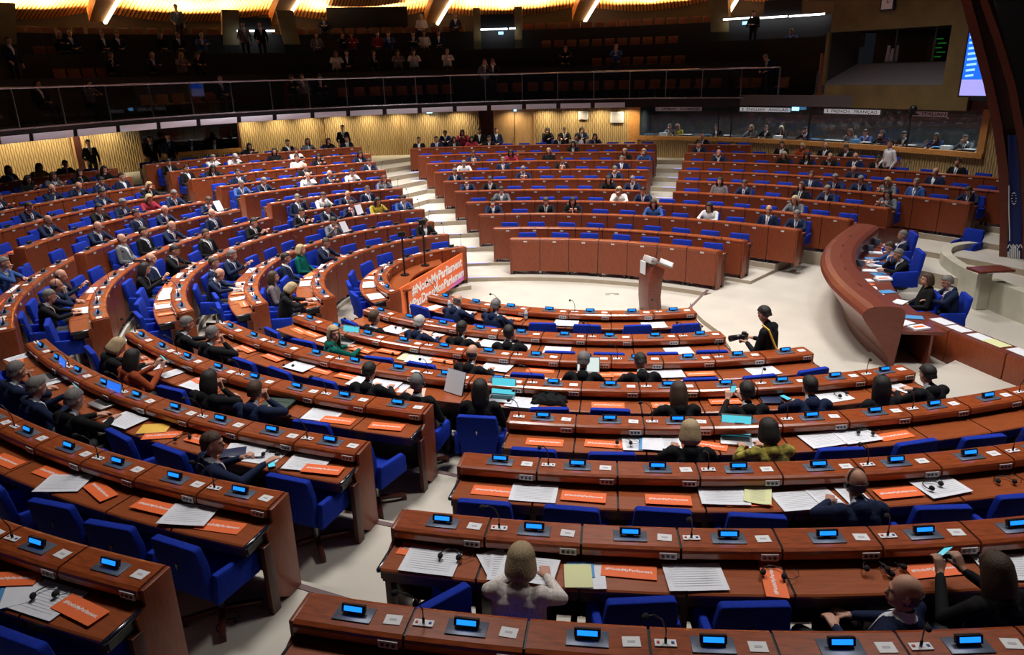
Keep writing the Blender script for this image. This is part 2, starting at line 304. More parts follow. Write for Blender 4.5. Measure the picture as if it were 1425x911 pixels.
ITEMS = '''
N 6 O 590 766 -14|S 600 781 0|H 627 777 10|s 690 785 30|s 698 799 5|S 735 795 -6|G 812 803 5|O 875 795 -4|S 967 804 4|O 1076 807 82|h 1076 803 0|h 1217 796 0|h 1243 795 20|O 1300 793 3|S 1405 790 -8
N 5 O 687 683 0|S 743 686 0|O 812 692 -3|O 930 697 -3|S 1006 690 -3|Y 1053 689 -18|S 1114 698 6|s 1147 692 10|s 1187 690 4|O 1250 687 2|S 1308 679 8|H 1297 681 20|h 1397 671 0|O 1040 698 0
N 4 O 758 615 0|O 840 618 -4|s 880 618 0|U 905 618 -6|s 933 617 -4|h 868 620 0|O 985 619 -20|L 1024 614 -14 c|s 1047 610 0|S 1145 613 8|S 1192 608 6|h 1203 606 0|O 1245 606 5
N 3 S 727 562 -4|L 697 556 0 c|J 765 558 0|O 846 565 0|T 1074 559 -8|P 1093 556 20|S 1155 549 6|h 1170 551 0|s 1250 538 12|O 485 525 -10|s 493 535 -8|S 535 537 -6|s 557 539 -8|A 578 549 12|V 630 548 -20|O 343 486 -14|O 384 497 -14|S 418 511 -10|h 403 510 0|O 447 515 -12|O 475 583 0 x|O 930 565 0|O 1010 560 -2
N 2 O 417 460 -14|O 434 465 -12|s 455 472 -10|L 484 476 0 c|O 503 488 -10|O 545 489 -8|h 553 493 0|Y 572 494 -4|S 585 500 4|O 617 502 -4|h 625 506 0|S 692 512 -6|O 752 515 0|L 818 524 0 g|O 834 522 0|s 902 520 0|S 930 521 2|O 975 522 0|S 1062 516 4|O 868 521 0
N 1 S 548 459 -8|h 557 458 0|A 592 464 6|s 605 469 -4|s 657 474 8|S 680 484 -4|S 722 479 8|S 775 488 0|S 945 490 2
N 0 O 594 430 -8|s 604 428 -8|s 648 437 0|s 697 439 0|O 712 444 0|S 788 451 0|S 910 452 0|B 639 424 0|B 648 428 0|B 741 436 0
NL 4 O 201 502 -20|s 212 512 -25|s 240 520 -15|S 274 537 -10|O 284 533 -20|K 387 566 0|S 449 577 -6|O 470 585 -8|O 538 594 -8|h 228 507 0|w 405 562 0
NL 5 s 25 496 0|O 24 507 -25|s 68 533 -20|L 78 524 -20 b|L 147 563 -14 b|S 175 587 -12|M 215 597 20|O 226 606 20|h 255 612 0|O 282 614 -14|T 325 632 25|S 345 627 10|S 366 634 -8|h 378 634 0|P 378 647 30|S 432 642 -6|O 449 655 -8
NL 6 O 10 641 -12|O 72 659 -14|S 90 673 12|O 140 684 -30|O 215 707 -12|S 264 719 0|O 307 732 -8
NL 7 U 25 824 30|S 66 835 -14|H 66 830 20|O 112 850 -22|O 16 808 10
LC 4 S 134 403 0|O 129 413 0|S 127 431 5
LC 5 s 37 397 10|S 35 402 0|O 12 420 0|s 9 442 0
L 3 S 236 404 0|S 238 412 0|O 236 421 85|O 247 435 85|h 236 396 0
L 2 S 352 376 10|s 340 394 0|O 338 408 85|O 345 423 0
L 1 s 434 386 0|s 434 394 0|s 441 416 0
L 0 S 519 395 0|O 521 379 0|s 531 369 0|s 516 399 0
F 8 L 723 223 0 w
'''
# ------------------------------------------------------------------ people: one continuous body surface per pose
def capsule_dist(P, a, b, ra, rb):
    a = np.array(a); b = np.array(b); d = b - a; L2 = max(1e-9, d @ d)
    t = np.clip(((P - a) @ d) / L2, 0, 1); q = a + t[:, None] * d
    return np.linalg.norm(P - q, axis=1) - (ra + (rb - ra) * t)
def rotm(yaw, pitch): return Matrix.Rotation(yaw, 3, 'Z') @ Matrix.Rotation(pitch, 3, 'X')
def hand(prims, wr, direc, up, side, curl=.5, fine=True):
    """palm, four unequal bent fingers and a thumb leaving the side of the palm"""
    d = Vector(direc).normalized(); u = Vector(up); u = (u - d * u.dot(d)).normalized(); s = d.cross(u) * side; w = Vector(wr)
    for k in (-1, 0, 1): prims.append((w + s * k * .016, w + d * .085 + s * k * .026, .017, .013, 'hand'))
    for k, ln in enumerate((.068, .078, .072, .056)):
        b = w + d * .088 + s * (.030 - k * .020); m_ = b + (d * math.cos(curl * .6) - u * math.sin(curl * .6)) * ln * .5
        e = m_ + (d * math.cos(curl * 1.7) - u * math.sin(curl * 1.7)) * ln * .55
        r = .0095 if fine else .012
        prims.append((b, m_, r, r * .92, 'hand')); prims.append((m_, e, r * .92, r * .8, 'hand'))
    t0 = w + d * .025 + s * .026; t1 = t0 + d * .030 + s * .026 - u * .008; t2 = t1 + d * .030 + s * .006 - u * .010
    prims.append((t0, t1, .013, .011, 'hand')); prims.append((t1, t2, .011, .009, 'hand'))
def figure(name, pose, fine=True, voxel=None):
    """pose: joints in metres; the figure faces -Y. returns mesh (slots: top, trousers, skin, shirt, tie, shoe, lip, eye)"""
    g = pose; V = Vector; pr = []
    pel, ch, nk, hd = V(g['pelvis']), V(g['chest']), V(g['neck']), V(g['head'])
    w = g.get('w', 1.0); X = V((1, 0, 0)); tw = g.get('twist', 0); Xc = Matrix.Rotation(tw, 3, 'Z') @ X
    for s_ in (-1, 1):
        pr.append((pel + X * s_ * .07 * w, ch + Xc * s_ * .075 * w, .118 * w, .112 * w, 'top'))
        pr.append((ch + Xc * s_ * .06 * w, ch + Xc * s_ * .155 * w + V((0, .0, .085)), .10 * w, .066, 'top'))
    pr.append(((pel * .6 + ch * .4) + V((0, -.03, 0)), ch + V((0, -.02, .0)), .125 * w, .12 * w, 'top'))
    pr.append((ch + V((0, .01, .10)), nk, .085, .058, 'top'))
    pr.append((nk - V((0, 0, .02)), hd - V((0, 0, .05)), .052, .050, 'neck'))
    for i, s_ in enumerate((-1, 1)):
        sh = ch + Xc * s_ * .185 * w + V((0, 0, .075)); el, wr = V(g['elbow'][i]), V(g['wrist'][i])
        pr.append((sh, el, .060, .047, 'top')); pr.append((el, el + (wr - el) * .86, .046, .034, 'top')); pr.append((el, wr, .030, .026, 'hand'))
        hdv = g.get('hdir', [None, None])[i] or (wr - el); hu = g.get('hup', [(0, 0, 1), (0, 0, 1)])[i]
        hand(pr, wr, hdv, hu, (-1 if i == 0 else 1) * g.get('hside', (1, 1))[i], g.get('curl', (.5, .5))[i], fine)
        hp = pel + X * s_ * .095 + V((0, -.02, -.03)); kn, an = V(g['knee'][i]), V(g['ankle'][i])
        pr.append((hp, kn, .092, .062, 'trouser')); pr.append((kn, an, .060, .040, 'trouser'))
        f = g.get('foot', (0, -1, 0)); f = V(f)
        pr.append((an + V((0, 0, -.045)), an + f * .17 + V((0, 0, -.055)), .042, .035, 'shoe')); pr.append((an, an - V((0, 0, .04)), .042, .04, 'shoe'))
    mb = MB()
    for a, b, ra, rb, l in pr:
        a, b = V(a), V(b); d = (b - a); L = d.length; t = d.normalized() if L > 1e-6 else V((0, 0, 1))
        path, rr = [], []
        for q in (0.02, .35, .7, .93): path.append(a - t * ra * math.cos(math.asin(q))); rr.append(ra * q)
        path.append(a); rr.append(ra); path.append(b); rr.append(rb)
        for q in (.93, .7, .35, .02): path.append(b + t * rb * math.cos(math.asin(q))); rr.append(rb * q)
        mb.tube(path, rr, 12 if ra > .02 else 8)
    RH = rotm(g.get('hyaw', 0), g.get('hpitch', 0))   # pitch > 0 : looks down
    RH = Matrix.Rotation(g.get('hyaw', 0), 3, 'Z') @ Matrix.Rotation(g.get('hpitch', 0), 3, 'X')
    H = lambda x, y, z: hd + RH @ V((x, y, z))
    mb.ell(H(0, .012, .018), (.076, .094, .100), 16, 12, rot=RH)      # skull
    mb.ell(H(0, -.030, -.048), (.056, .058, .070), 14, 10, rot=RH)    # face and jaw
    mb.ell(H(0, -.060, -.095), (.026, .022, .020), 10, 8, rot=RH)     # chin
    mb.tube([H(0, -.078, .012), H(0, -.100, -.028), H(0, -.092, -.040)], [.009, .015, .010], 8)   # nose
    mb.ell(H(0, -.078, .024), (.048, .012, .010), 10, 6, rot=RH)      # brow
    mb.ell(H(0, -.084, -.064), (.024, .012, .012), 10, 6, rot=RH)     # mouth
    for s_ in (-1, 1): mb.ell(H(s_ * .078, .012, -.012), (.010, .020, .030), 8, 6, rot=RH)
    me0 = bpy.data.meshes.new('b'); me0.from_pydata(mb.v, [], mb.f); o = bpy.data.objects.new('b', me0); COL.objects.link(o)
    md = o.modifiers.new('r', 'REMESH'); md.mode = 'VOXEL'; md.voxel_size = voxel or (.0085 if fine else .017)
    sm = o.modifiers.new('s', 'SMOOTH'); sm.iterations = 2 if fine else 1; sm.factor = .5
    bpy.context.view_layer.update()
    me = bpy.data.meshes.new_from_object(o.evaluated_get(bpy.context.evaluated_depsgraph_get())); bpy.data.objects.remove(o); me.name = name
    n = len(me.polygons); C = np.empty(n * 3); me.polygons.foreach_get('center', C); C = C.reshape(-1, 3)
    lab = {'top': 0, 'trouser': 1, 'hand': 2, 'neck': 2, 'shoe': 5}
    best = np.full(n, 9.); idx = np.zeros(n, int)
    for a, b, ra, rb, l in pr:
        d = capsule_dist(C, a, b, ra, rb) + (.012 if l in ('hand',) and ra > .025 else 0); q = d < best; best[q] = d[q]; idx[q] = lab[l]
    RHn = np.array(RH); L = (C - np.array(hd)) @ RHn
    dh = np.minimum(np.linalg.norm(L / np.array([.08, .10, .11]), axis=1), np.linalg.norm((L - np.array([0, -.035, -.05])) / np.array([.062, .075, .082]), axis=1))
    idx[dh < 1.12] = 2
    for s_ in (-1, 1): idx[np.linalg.norm((L - np.array([s_ * .030, -.086, .004])) / np.array([.013, .03, .0075]), axis=1) < 1] = 7
    idx[np.linalg.norm((L - np.array([0, -.096, -.066])) / np.array([.024, .03, .007]), axis=1) < 1] = 6
    # shirt front and tie: a V on the chest
    rc = np.array(Matrix.Rotation(-tw, 3, 'Z')); Q = (C - np.array(ch)) @ rc.T; zt = Q[:, 2]; front = Q[:, 1] < -.03
    if g.get('open', True):
        vv = front & (zt > -.14) & (np.abs(Q[:, 0]) < .010 + .055 * np.clip((zt + .14) / .30, 0, 1)) & (idx == 0)
        idx[vv] = 3
        idx[vv & (np.abs(Q[:, 0]) < .016) & (zt < .13)] = 4
    ring = (idx == 0) & (np.abs(C[:, 2] - nk.z) < .03) & (np.hypot(C[:, 0] - nk.x, C[:, 1] - nk.y) < .072); idx[ring] = 3
    me.materials.clear()
    for k in ('topN', 'trouser', 'skin', 'shirt', 'tieN', 'shoe', 'lip', 'eye'): me.materials.append(M[k])
    me.polygons.foreach_set('material_index', idx.astype(np.int32)); me.polygons.foreach_set('use_smooth', [True] * n); me.update()
    return me, hd, RH
def hair_mesh(style, hd, RH, fine=True):
    mb = MB(); N, K = (28, 14) if fine else (16, 9); hd = Vector(hd)
    ln = {'s': -.055, 'B': -.135, 'l': -.30, '0': -.06}[style]; vs = []; fs = []
    for i in range(K + 1):
        t = i / K
        for k in range(N):
            a = 2 * PI * k / N      # 0 = back (+Y)
            fr = (1 - math.cos(a)) / 2     # 1 at the face
            if style == '0':
                z = .012 - t * .075; zz = max(-1, min(1, (z - .018) / .104)); rr = max(.80, math.sqrt(max(0, 1 - zz * zz))); R_ = 1.035
            else:
                front = .060 if style == 's' else .066
                if style == 's': low = ln + (front - ln) * min(1, max(0, (fr - .30) / .35)) ** .8
                else: low = ln * (1 - .12 * fr) if fr < .60 else (ln * .93 + (front - ln * .93) * min(1, (fr - .60) / .12))
                if low >= .018: ph_ = t * math.acos(min(1, (low - .018) / .106)); z = .018 + .106 * math.cos(ph_); rr = math.sin(ph_)
                elif t < .5: z = .018 + .106 * math.cos(t * PI); rr = math.sin(t * PI)
                else: z = .018 + (low - .018) * (t - .5) * 2; rr = 1.0
                rr = max(rr, .02); R_ = 1.12
                if style == 's' and z < .018: rr = max(rr, .90); R_ = 1.07
                if style in 'Bl':
                    R_ = 1.13
                    if z < .02:
                        q = min(1, (.02 - z) / .15); rr = 1.0 + .14 * math.sin(q * 2.4) - (1.1 * max(0, q - .78) if style == 'B' else 0)
                        if style == 'l': rr -= .15 * min(1, max(0, -z - .12) / .16)
            wob = 1 + (.03 if style == 's' else .016) * math.sin(k * 2.4 + i * .7) + .012 * math.sin(k * 5.1)
            x = .079 * R_ * rr * math.sin(a) * wob * (1.08 if style in 'Bl' else 1); y = .014 + .098 * R_ * rr * math.cos(a) * wob
            vs.append(hd + RH @ Vector((x, y, z)))
    for i in range(K):
        for k in range(N):
            if style == '0' and (abs(k - N / 2) < N * .24): continue
            fs.append((i * N + k, i * N + (k + 1) % N, (i + 1) * N + (k + 1) % N, (i + 1) * N + k))
    mb.add(vs, fs)
    if style != '0': mb.add([vs[k] for k in range(N)], [tuple(range(N))])
    me0 = bpy.data.meshes.new('h'); me0.from_pydata(mb.v, [], mb.f); o = bpy.data.objects.new('h', me0); COL.objects.link(o)
    md = o.modifiers.new('s', 'SOLIDIFY'); md.thickness = .012 if style != '0' else .004; md.offset = -1
    if fine: ss = o.modifiers.new('u', 'SUBSURF'); ss.levels = 1
    bpy.context.view_layer.update(); me = bpy.data.meshes.new_from_object(o.evaluated_get(bpy.context.evaluated_depsgraph_get())); bpy.data.objects.remove(o)
    me.materials.clear(); me.materials.append(M['hairk']); me.polygons.foreach_set('use_smooth', [True] * len(me.polygons)); me.update(); return me
SIT = dict(pelvis=(0, .10, .53), chest=(0, .12, .90), neck=(0, .09, 1.04), head=(0, .05, 1.185), knee=[(-.13, -.38, .51), (.13, -.38, .51)], ankle=[(-.12, -.36, .10), (.12, -.36, .10)])
def P_(**k): d = dict(SIT); d.update(k); return d
POSES = {
 'desk': P_(chest=(0, .06, .90), neck=(0, .01, 1.04), head=(0, -.05, 1.17), hpitch=.30, elbow=[(-.26, -.12, .83), (.26, -.12, .83)], wrist=[(-.12, -.33, .835), (.12, -.33, .835)], hdir=[(.3, -1, -.05), (-.3, -1, -.05)], curl=(.35, .5)),
 'chin': P_(chest=(0, .05, .90), neck=(0, .0, 1.04), head=(0, -.07, 1.17), hpitch=.15, hyaw=.15, elbow=[(-.22, -.25, .84), (.26, -.15, .84)], wrist=[(-.06, -.17, 1.02), (.06, -.32, .835)], hdir=[(.25, .05, 1), (-.6, -1, 0)], hup=[(0, 1, 0), (0, 0, 1)], curl=(1.2, .5)),
 'lap': P_(chest=(0, .17, .90), neck=(0, .16, 1.04), head=(0, .12, 1.19), hpitch=.02, elbow=[(-.27, .10, .72), (.27, .10, .72)], wrist=[(-.09, -.12, .66), (.09, -.12, .66)], hdir=[(.5, -1, 0), (-.5, -1, 0)], curl=(.7, .7)),
 'read': P_(chest=(0, .02, .89), neck=(0, -.05, 1.02), head=(0, -.13, 1.13), hpitch=.65, elbow=[(-.27, -.14, .84), (.27, -.14, .84)], wrist=[(-.15, -.38, .835), (.15, -.38, .835)], hdir=[(.2, -1, 0), (-.2, -1, 0)], curl=(.3, .9)),
 'phone': P_(chest=(0, .10, .90), neck=(0, .06, 1.04), head=(0, .0, 1.17), hpitch=.25, hyaw=.1, elbow=[(-.27, -.02, .80), (.27, -.03, .80)], wrist=[(-.07, -.30, .93), (.10, -.30, .93)], hdir=[(.15, -.5, .8), (-.15, -.5, .8)], hup=[(0, 1, .6), (0, 1, .6)], curl=(1.0, 1.0)),
 'turn': P_(chest=(0, .08, .90), neck=(0, .04, 1.04), head=(0, .0, 1.185), hyaw=-1.9, twist=-.5, elbow=[(-.27, -.06, .84), (.24, -.12, .84)], wrist=[(-.15, -.34, .835), (.10, -.35, .835)]),
 'side': P_(chest=(0, .20, .86), neck=(0, .21, 1.0), head=(0, .18, 1.14), hyaw=.55, elbow=[(-.30, .06, .70), (.27, .06, .70)], wrist=[(-.12, -.18, .66), (.10, -.16, .70)], hdir=[(.4, -1, 0), (-.6, -1, .2)], curl=(.7, .9)),
 'right': P_(chest=(0, .12, .90), neck=(0, .10, 1.04), head=(0, .05, 1.18), hyaw=-.55, elbow=[(-.27, -.08, .84), (.26, .02, .80)], wrist=[(-.16, -.36, .90), (.05, -.20, .92)], hdir=[(.1, -1, .2), (-.6, -.5, .5)], curl=(.6, 1.0)),
 'raise': P_(chest=(0, .10, .90), neck=(0, .06, 1.04), head=(0, .0, 1.17), hpitch=.45, elbow=[(-.30, -.06, .84), (.27, -.05, .80)], wrist=[(-.24, -.27, 1.02), (.20, -.30, .88)], hdir=[(.1, -.5, .8), (-.1, -.7, .5)], hup=[(0, 1, .6), (0, 1, .6)], curl=(1.0, .9)),
 'stand': dict(pelvis=(0, 0, .95), chest=(0, .0, 1.30), neck=(0, -.01, 1.47), head=(0, -.02, 1.62), knee=[(-.10, -.02, .50), (.11, .0, .50)], ankle=[(-.11, .02, .09), (.12, .02, .09)], elbow=[(-.27, .03, 1.10), (.27, .03, 1.10)], wrist=[(-.22, -.16, .98), (.24, -.10, .90)], hdir=[(.3, -.6, -.6), (0, -.3, -1)], hup=[(0, -1, 0), (0, -1, 0)]),
 'shoot': dict(pelvis=(0, 0, .95), chest=(0, -.01, 1.30), neck=(0, -.05, 1.47), head=(0, -.11, 1.60), hpitch=.4, hyaw=-.2, knee=[(-.11, -.03, .50), (.12, .02, .50)], ankle=[(-.12, .02, .09), (.13, .04, .09)], elbow=[(-.29, -.05, 1.08), (.25, -.08, 1.06)], wrist=[(-.10, -.30, 1.16), (.08, -.30, 1.14)], hdir=[(.3, -.9, .1), (-.3, -.9, .1)], curl=(1.1, 1.1), open=False),
 'hold': dict(pelvis=(0, 0, .95), chest=(0, .0, 1.30), neck=(0, -.01, 1.47), head=(0, -.03, 1.62), knee=[(-.10, -.02, .50), (.11, .0, .50)], ankle=[(-.11, .02, .09), (.12, .02, .09)], elbow=[(-.28, -.08, 1.18), (.28, -.08, 1.18)], wrist=[(-.10, -.20, 1.50), (.10, -.20, 1.50)], hdir=[(.5, -.3, .6), (-.5, -.3, .6)], hup=[(0, 1, 0), (0, 1, 0)], curl=(1.1, 1.1)),
 'bend': dict(pelvis=(0, .05, .93), chest=(0, -.20, 1.22), neck=(0, -.32, 1.36), head=(0, -.42, 1.46), hpitch=.8, knee=[(-.10, -.02, .50), (.11, .0, .50)], ankle=[(-.11, .04, .09), (.12, .04, .09)], elbow=[(-.27, -.30, 1.02), (.27, -.30, 1.02)], wrist=[(-.15, -.50, .98), (.15, -.50, .98)]),
}
_body, _hair = {}, {}
def person(pose, hs, top, loc, rz, label, group=None, fine=True, tie=None, skin=None, name='person', parent=None, shirt=True):
    """hs: hair colour + style letters"""
    key = (pose, fine)
    if key not in _body: _body[key] = figure('person_body', POSES[pose], fine)
    me, hd, RH = _body[key]
    o = link(name, me, parent, loc, rz); tag(o, label, 'person', group)
    female = hs[1] in 'lB'
    def setm(i, k):
        o.material_slots[i].link = 'OBJECT'; o.material_slots[i].material = M[k]
    setm(0, 'top' + top)
    sk = skin or rnd.choice(['skin', 'skin', 'skin2', 'skin']); setm(2, sk)
    if female or top in 'YTMWCROX' or not shirt:
        for i in (3, 4): setm(i, ('shirt' if (female and rnd.random() < .3 and top in 'NKG') else 'top' + top))
    else: setm(4, tie or rnd.choice(['tieN', 'tieN', 'topK', 'tieR', 'shirt']))
    hk = (hs[1] if hs[0] != '0' else '0', pose, fine)
    if hk not in _hair: _hair[hk] = hair_mesh(hk[0], hd, RH, fine)
    h = link('hair', _hair[hk], o); h.material_slots[0].link = 'OBJECT'; h.material_slots[0].material = M['hair' + hs[0]]
    return o, hd, RH
# ------------------------------------------------------------------ desk rows
SP = {'N': ('near bank', 'aisle', 0), 'NL': ('near corner bank', 'aisle', 1), 'L': ('side bank', 'main stairs', 0), 'LA': ('side bank', 'main stairs', 0),
      'LB': ('middle side bank', 'upper side stairs', 0), 'LC': ('lower side bank', 'side steps', 0), 'F': ('far bank', 'main stairs', 1), 'FR': ('booth-side bank', 'far stairs', 1),
      'Fwall': ('far bank', 'main stairs', 1), 'FRwall': ('booth-side bank', 'far stairs', 1)}
def seat_words(row, j):
    b, k, n = row[0], row[1], row[8]; bank, ref, rev = SP[b]; q = (n - 1 - j) if rev else j
    if b.endswith('wall'): return '%s from the %s, wall row of the %s' % (ORD[q], ref, bank)
    return '%s from the %s, %s row, %s' % (ORD[q], ref, ORD[k], bank)
def frame(row, j, r=0):
    """world location of the module's middle at radial offset r, and its rotation: local +Y points outward (to the seat)"""
    _, k, cx, cy, Rr, z, p0, dp, n = row; ph = p0 + dp * j
    return Vector((cx + (Rr + r) * math.cos(ph), cy + (Rr + r) * math.sin(ph), z)), ph - PI / 2
# small fittings, shared by every seat
mb = MB().box((0, 0, .004), (.25, .13, .010)); ME_base = mb.mesh('display_base', ['plate'], bevel=.003)
mb = MB().box((0, 0, .040), (.155, .030, .052), rx=R(20)).box((0, -.006, .015), (.05, .03, .03)); ME_disp = mb.mesh('display_unit', ['black'], bevel=.004)
mb = MB().box((0, .0158, .0457), (.118, .004, .030), rx=R(20)); ME_scr = mb.mesh('display_screen', ['screen'])
mb = MB().box((0, 0, .002), (.105, .082, .004)).box((0, .0, .0045), (.045, .018, .0012), mi=1); ME_card = mb.mesh('seat_card', ['white', 'ink'])
mb = MB().box((0, 0, .004), (.125, .055, .008)).box((.042, 0, .010), (.016, .016, .006), mi=1).box((-.042, 0, .010), (.016, .016, .006), mi=2); ME_mp = mb.mesh('microphone_plate', ['white', 'red', 'bluebtn'])
mb = MB().box((0, 0, 0), (.125, .008, .052))
for q in (-.036, 0, .036): mb.tube([(q, .003, 0), (q, .008, 0)], .013, 10, mi=1)
ME_sock = mb.mesh('socket_plate', ['socket', 'black'])
mb = MB().tube([(0, 0, 0), (0, .0, .10), (.01, .03, .18), (.03, .08, .235), (.045, .13, .25)], .0045, 8).tube([(0, 0, 0), (0, 0, .04)], .009, 8)
ME_neck = mb.mesh('gooseneck', ['black'], smooth=True)
ME_head = MB().ell((.051, .145, .252), (.019, .026, .019), 12, 8).mesh('microphone_head', ['foam'], smooth=True)
mb = MB().box((0, -.001, 0), (.085, .004, .036)).box((0, -.004, 0), (.045, .002, .014), mi=1); ME_num = mb.mesh('number_plate', ['white', 'ink'])
def build_row(row, ri):
    b, k, cx, cy, Rr, z, p0, dp, n = row; bank, ref, rev = SP[b]
    mid, rz = frame(row, (n - 1) / 2)
    part = {'LA': ', upper part', 'LB': '', 'LC': '', 'L': ''}.get(b, '')
    top = empty('desk_row', mid, 0, 'curved wooden desk row, %s from the speaking floor, %s%s' % (ORD[k], bank, part), 'desk', 'curved desk rows of the chamber')
    half = abs(dp) * .5 - .006 / Rr
    near = b in ('N', 'NL'); far = b in ('F', 'FR')
    top_side = b in ('L', 'LA', 'LB', 'LC')
    half = abs(dp) * .5 - .009 / Rr
    MEc = MB().arc([(-.175, .905), (-.165, .932), (-.14, .94), (.075, .930), (.100, .915), (.108, .895), (.104, .85), (.085, .832), (-.15, .832)], Rr, half, 3).mesh('console', ['wood'], bevel=0)
    pn = MB().arc([(-.165, .09), (-.165, .905), (-.125, .905), (-.125, .09)], Rr, half, 3, 0)
    for s_ in (-1, 1): pn.box(((Rr - .12) * math.sin(s_ * half * .86), -.11, .045), (.05, .07, .09), mi=1)
    MEp = pn.mesh('front_panel', ['panel', 'black'])
    MEw = MB().arc([(-.125, .760), (-.125, .788), (.05, .792), (.400, .786), (.414, .776), (.414, .758), (.40, .750)], Rr, half, 3).mesh('worktop', ['top'])
    MEa = MB().arc([(.08, .665), (.08, .755), (.392, .755), (.392, .665)], Rr, half * .98, 2).mesh('drawer', ['darkwood'])
    MEl = MB().box((0, .20, .33), (.05, .32, .66)).box((0, .20, .02), (.06, .42, .04)).mesh('pedestal', ['darkwood'])
    MEs = MB().arc([(-.15, .10), (-.15, .925), (.07, .915), (.09, .89), (.07, .84), (-.13, .84), (-.13, .78), (.385, .775), (.385, .68), (-.12, .68), (-.12, .10)], Rr, half + .009 / Rr, 2).mesh('gap_filler', ['black'])  # black filler added inside the row so the gaps between modules show dark
    for j in range(n):
        w, a = frame(row, j); L = w - mid
        con = link('console', MEc, top, L, a); link('front_panel', MEp, top, L, a); link('worktop', MEw, top, L, a); link('gap_filler', MEs, top, L, a)
        if not far: link('drawer', MEa, top, L, a)
        if j % 2 == (0 if n % 2 else 1) and j < n - 1 or j == n - 1 and False:
            w2, a2 = frame(row, j + .5); link('pedestal', MEl, top, w2 - mid, a2)
        if not far:
            d = link('display', ME_disp, con, (0, -.035, .938), 0)
            link('display_base', ME_base, con, (0, -.03, .932), 0); link('display_screen', ME_scr, con, (0, -.035, .938), 0)
        if near or (b in ('L', 'LC') and j > 4):
            link('seat_card', ME_card, con, (-.255, -.03, .934), rnd.uniform(-.1, .1)); link('socket_plate', ME_sock, con, (-.27, .108, .872), 0)
        elif not far: link('seat_card', ME_card, con, (-.255, -.03, .934), rnd.uniform(-.1, .1))
        if not near: link('number_plate', ME_num, con, (0, -.168, .865), 0)
        if (j + (1 if b == 'N' and k in (5, 6, 7) else 0)) % 2 == 0:
            if not far: link('microphone_plate', ME_mp, con, (.27, -.03, .935), 0)
            if not far or j % 4 == 0:
                t = rnd.uniform(-.9, .5) if near else rnd.uniform(-.5, .5)
                g = link('microphone', ME_neck, con, (.27, -.03, .937), t); link('microphone_head', ME_head, con, (.27, -.03, .937), t)
    # end panels with the side rail of the worktop
    for e in (-1, 1):
        w, a = frame(row, -.5 if e < 0 else n - .5); sg = 1 if (e > 0) == (dp < 0) else -1
        # local +X is towards smaller angles
        sg = 1 if e < 0 else -1
        x = sg * .013
        E = MB().prism([(x - .016, -.165, .0), (x - .016, -.165, .93), (x - .016, .085, .915), (x - .016, .085, .80), (x - .016, .18, .76), (x - .016, .14, .10), (x - .016, .0, .0)], (0, 0, 0), (.032, 0, 0))
        E.box((x, .20, .33), (.05, .10, .66), mi=1)
        E.build('end_panel', ['panel', 'darkwood'], top, w - mid, a, bevel=.004)
        MB().tube([(0, .10, .772), (0, .115, .775), (0, .41, .770), (0, .425, .768)], [.010, .020, .020, .010], 10).build('side_rail', 'rail', top, w - mid + Vector((0, 0, 0)), a, smooth=True)
    return top
for ri, row in enumerate(ROWS):
    if not row[0].endswith('wall'): build_row(row, ri)
# ------------------------------------------------------------------ chairs
def chair_meshes():
    d = {}
    # backrest: padded slab with cut upper corners, leaning back
    def slab(w0, w1, h0, h1, t, y0, y1, mi=0, mbb=None):
        m_ = mbb or MB(); out = [(-w0, h0), (w0, h0), (w1, h0 + (h1 - h0) * .62), (w1 * .93, h1 - .02), (w1 * .86, h1), (-w1 * .86, h1), (-w1 * .93, h1 - .02), (-w1, h0 + (h1 - h0) * .62)]
        vs = []
        for dy in (0, t):
            for x, z in out:
                f = (z - h0) / (h1 - h0); vs.append((x, y0 + (y1 - y0) * f + dy, z))
        n = len(out); return m_.add(vs, [tuple(range(n)), tuple(range(n, 2 * n))[::-1]] + [(i, (i + 1) % n, n + (i + 1) % n, n + i) for i in range(n)], mi)
    d['backrest'] = slab(.20, .25, .42, .935, .075, .19, .27).mesh('chair_backrest', ['chair'], bevel=.022, seg=3)
    d['seat'] = MB().box((0, -.0, .43), (.47, .48, .11)).mesh('chair_seat', ['chair'], bevel=.03, seg=3)
    for s_, k in ((-1, 'a'), (1, 'b')):
        d['arm' + k] = MB().prism([(s_ * .265 - .032, -.20, .40), (s_ * .265 - .032, -.20, .58), (s_ * .265 - .032, -.16, .63), (s_ * .265 - .032, .24, .66), (s_ * .265 - .032, .27, .40)], (0, 0, 0), (.064, 0, 0)).mesh('chair_armrest', ['chair'], bevel=.02, seg=2)
    d['column'] = MB().tube([(0, 0, .07), (0, 0, .38)], .03, 10).mesh('chair_column', ['metal'], smooth=False)
    st = MB()
    for i in range(4):
        a = i * PI / 2 + .78; c, s_ = math.cos(a), math.sin(a)
        st.box((c * .16, s_ * .16, .075), (.32, .05, .045), rz=a, ry=R(5)); st.box((c * .30, s_ * .30, .03), (.05, .05, .06), rz=a)
    d['base'] = st.mesh('chair_base', ['chairleg'], bevel=.008)
    d['plug'] = MB().tube([(.0, .30, .74), (0, .335, .74)], .012, 8).box((0, .333, .73), (.008, .01, .05)).mesh('chair_hook', ['metal'])
    return d
CH = chair_meshes()
def chair(loc, rz, label, group, full=True):
    o = empty('swivel_armchair', loc, rz, label, 'chair', group)
    link('backrest', CH['backrest'], o); link('seat', CH['seat'], o); link('armrest', CH['arma'], o); link('armrest', CH['armb'], o)
    if full: link('pedestal_column', CH['column'], o); link('star_base', CH['base'], o)
    if full and loc[1] < -6: link('coat_hook', CH['plug'], o)
    return o
OCC = {}
for ri, j, attr in PEOPLE: OCC[(ri, j)] = attr
n_ch = 0; spare = []
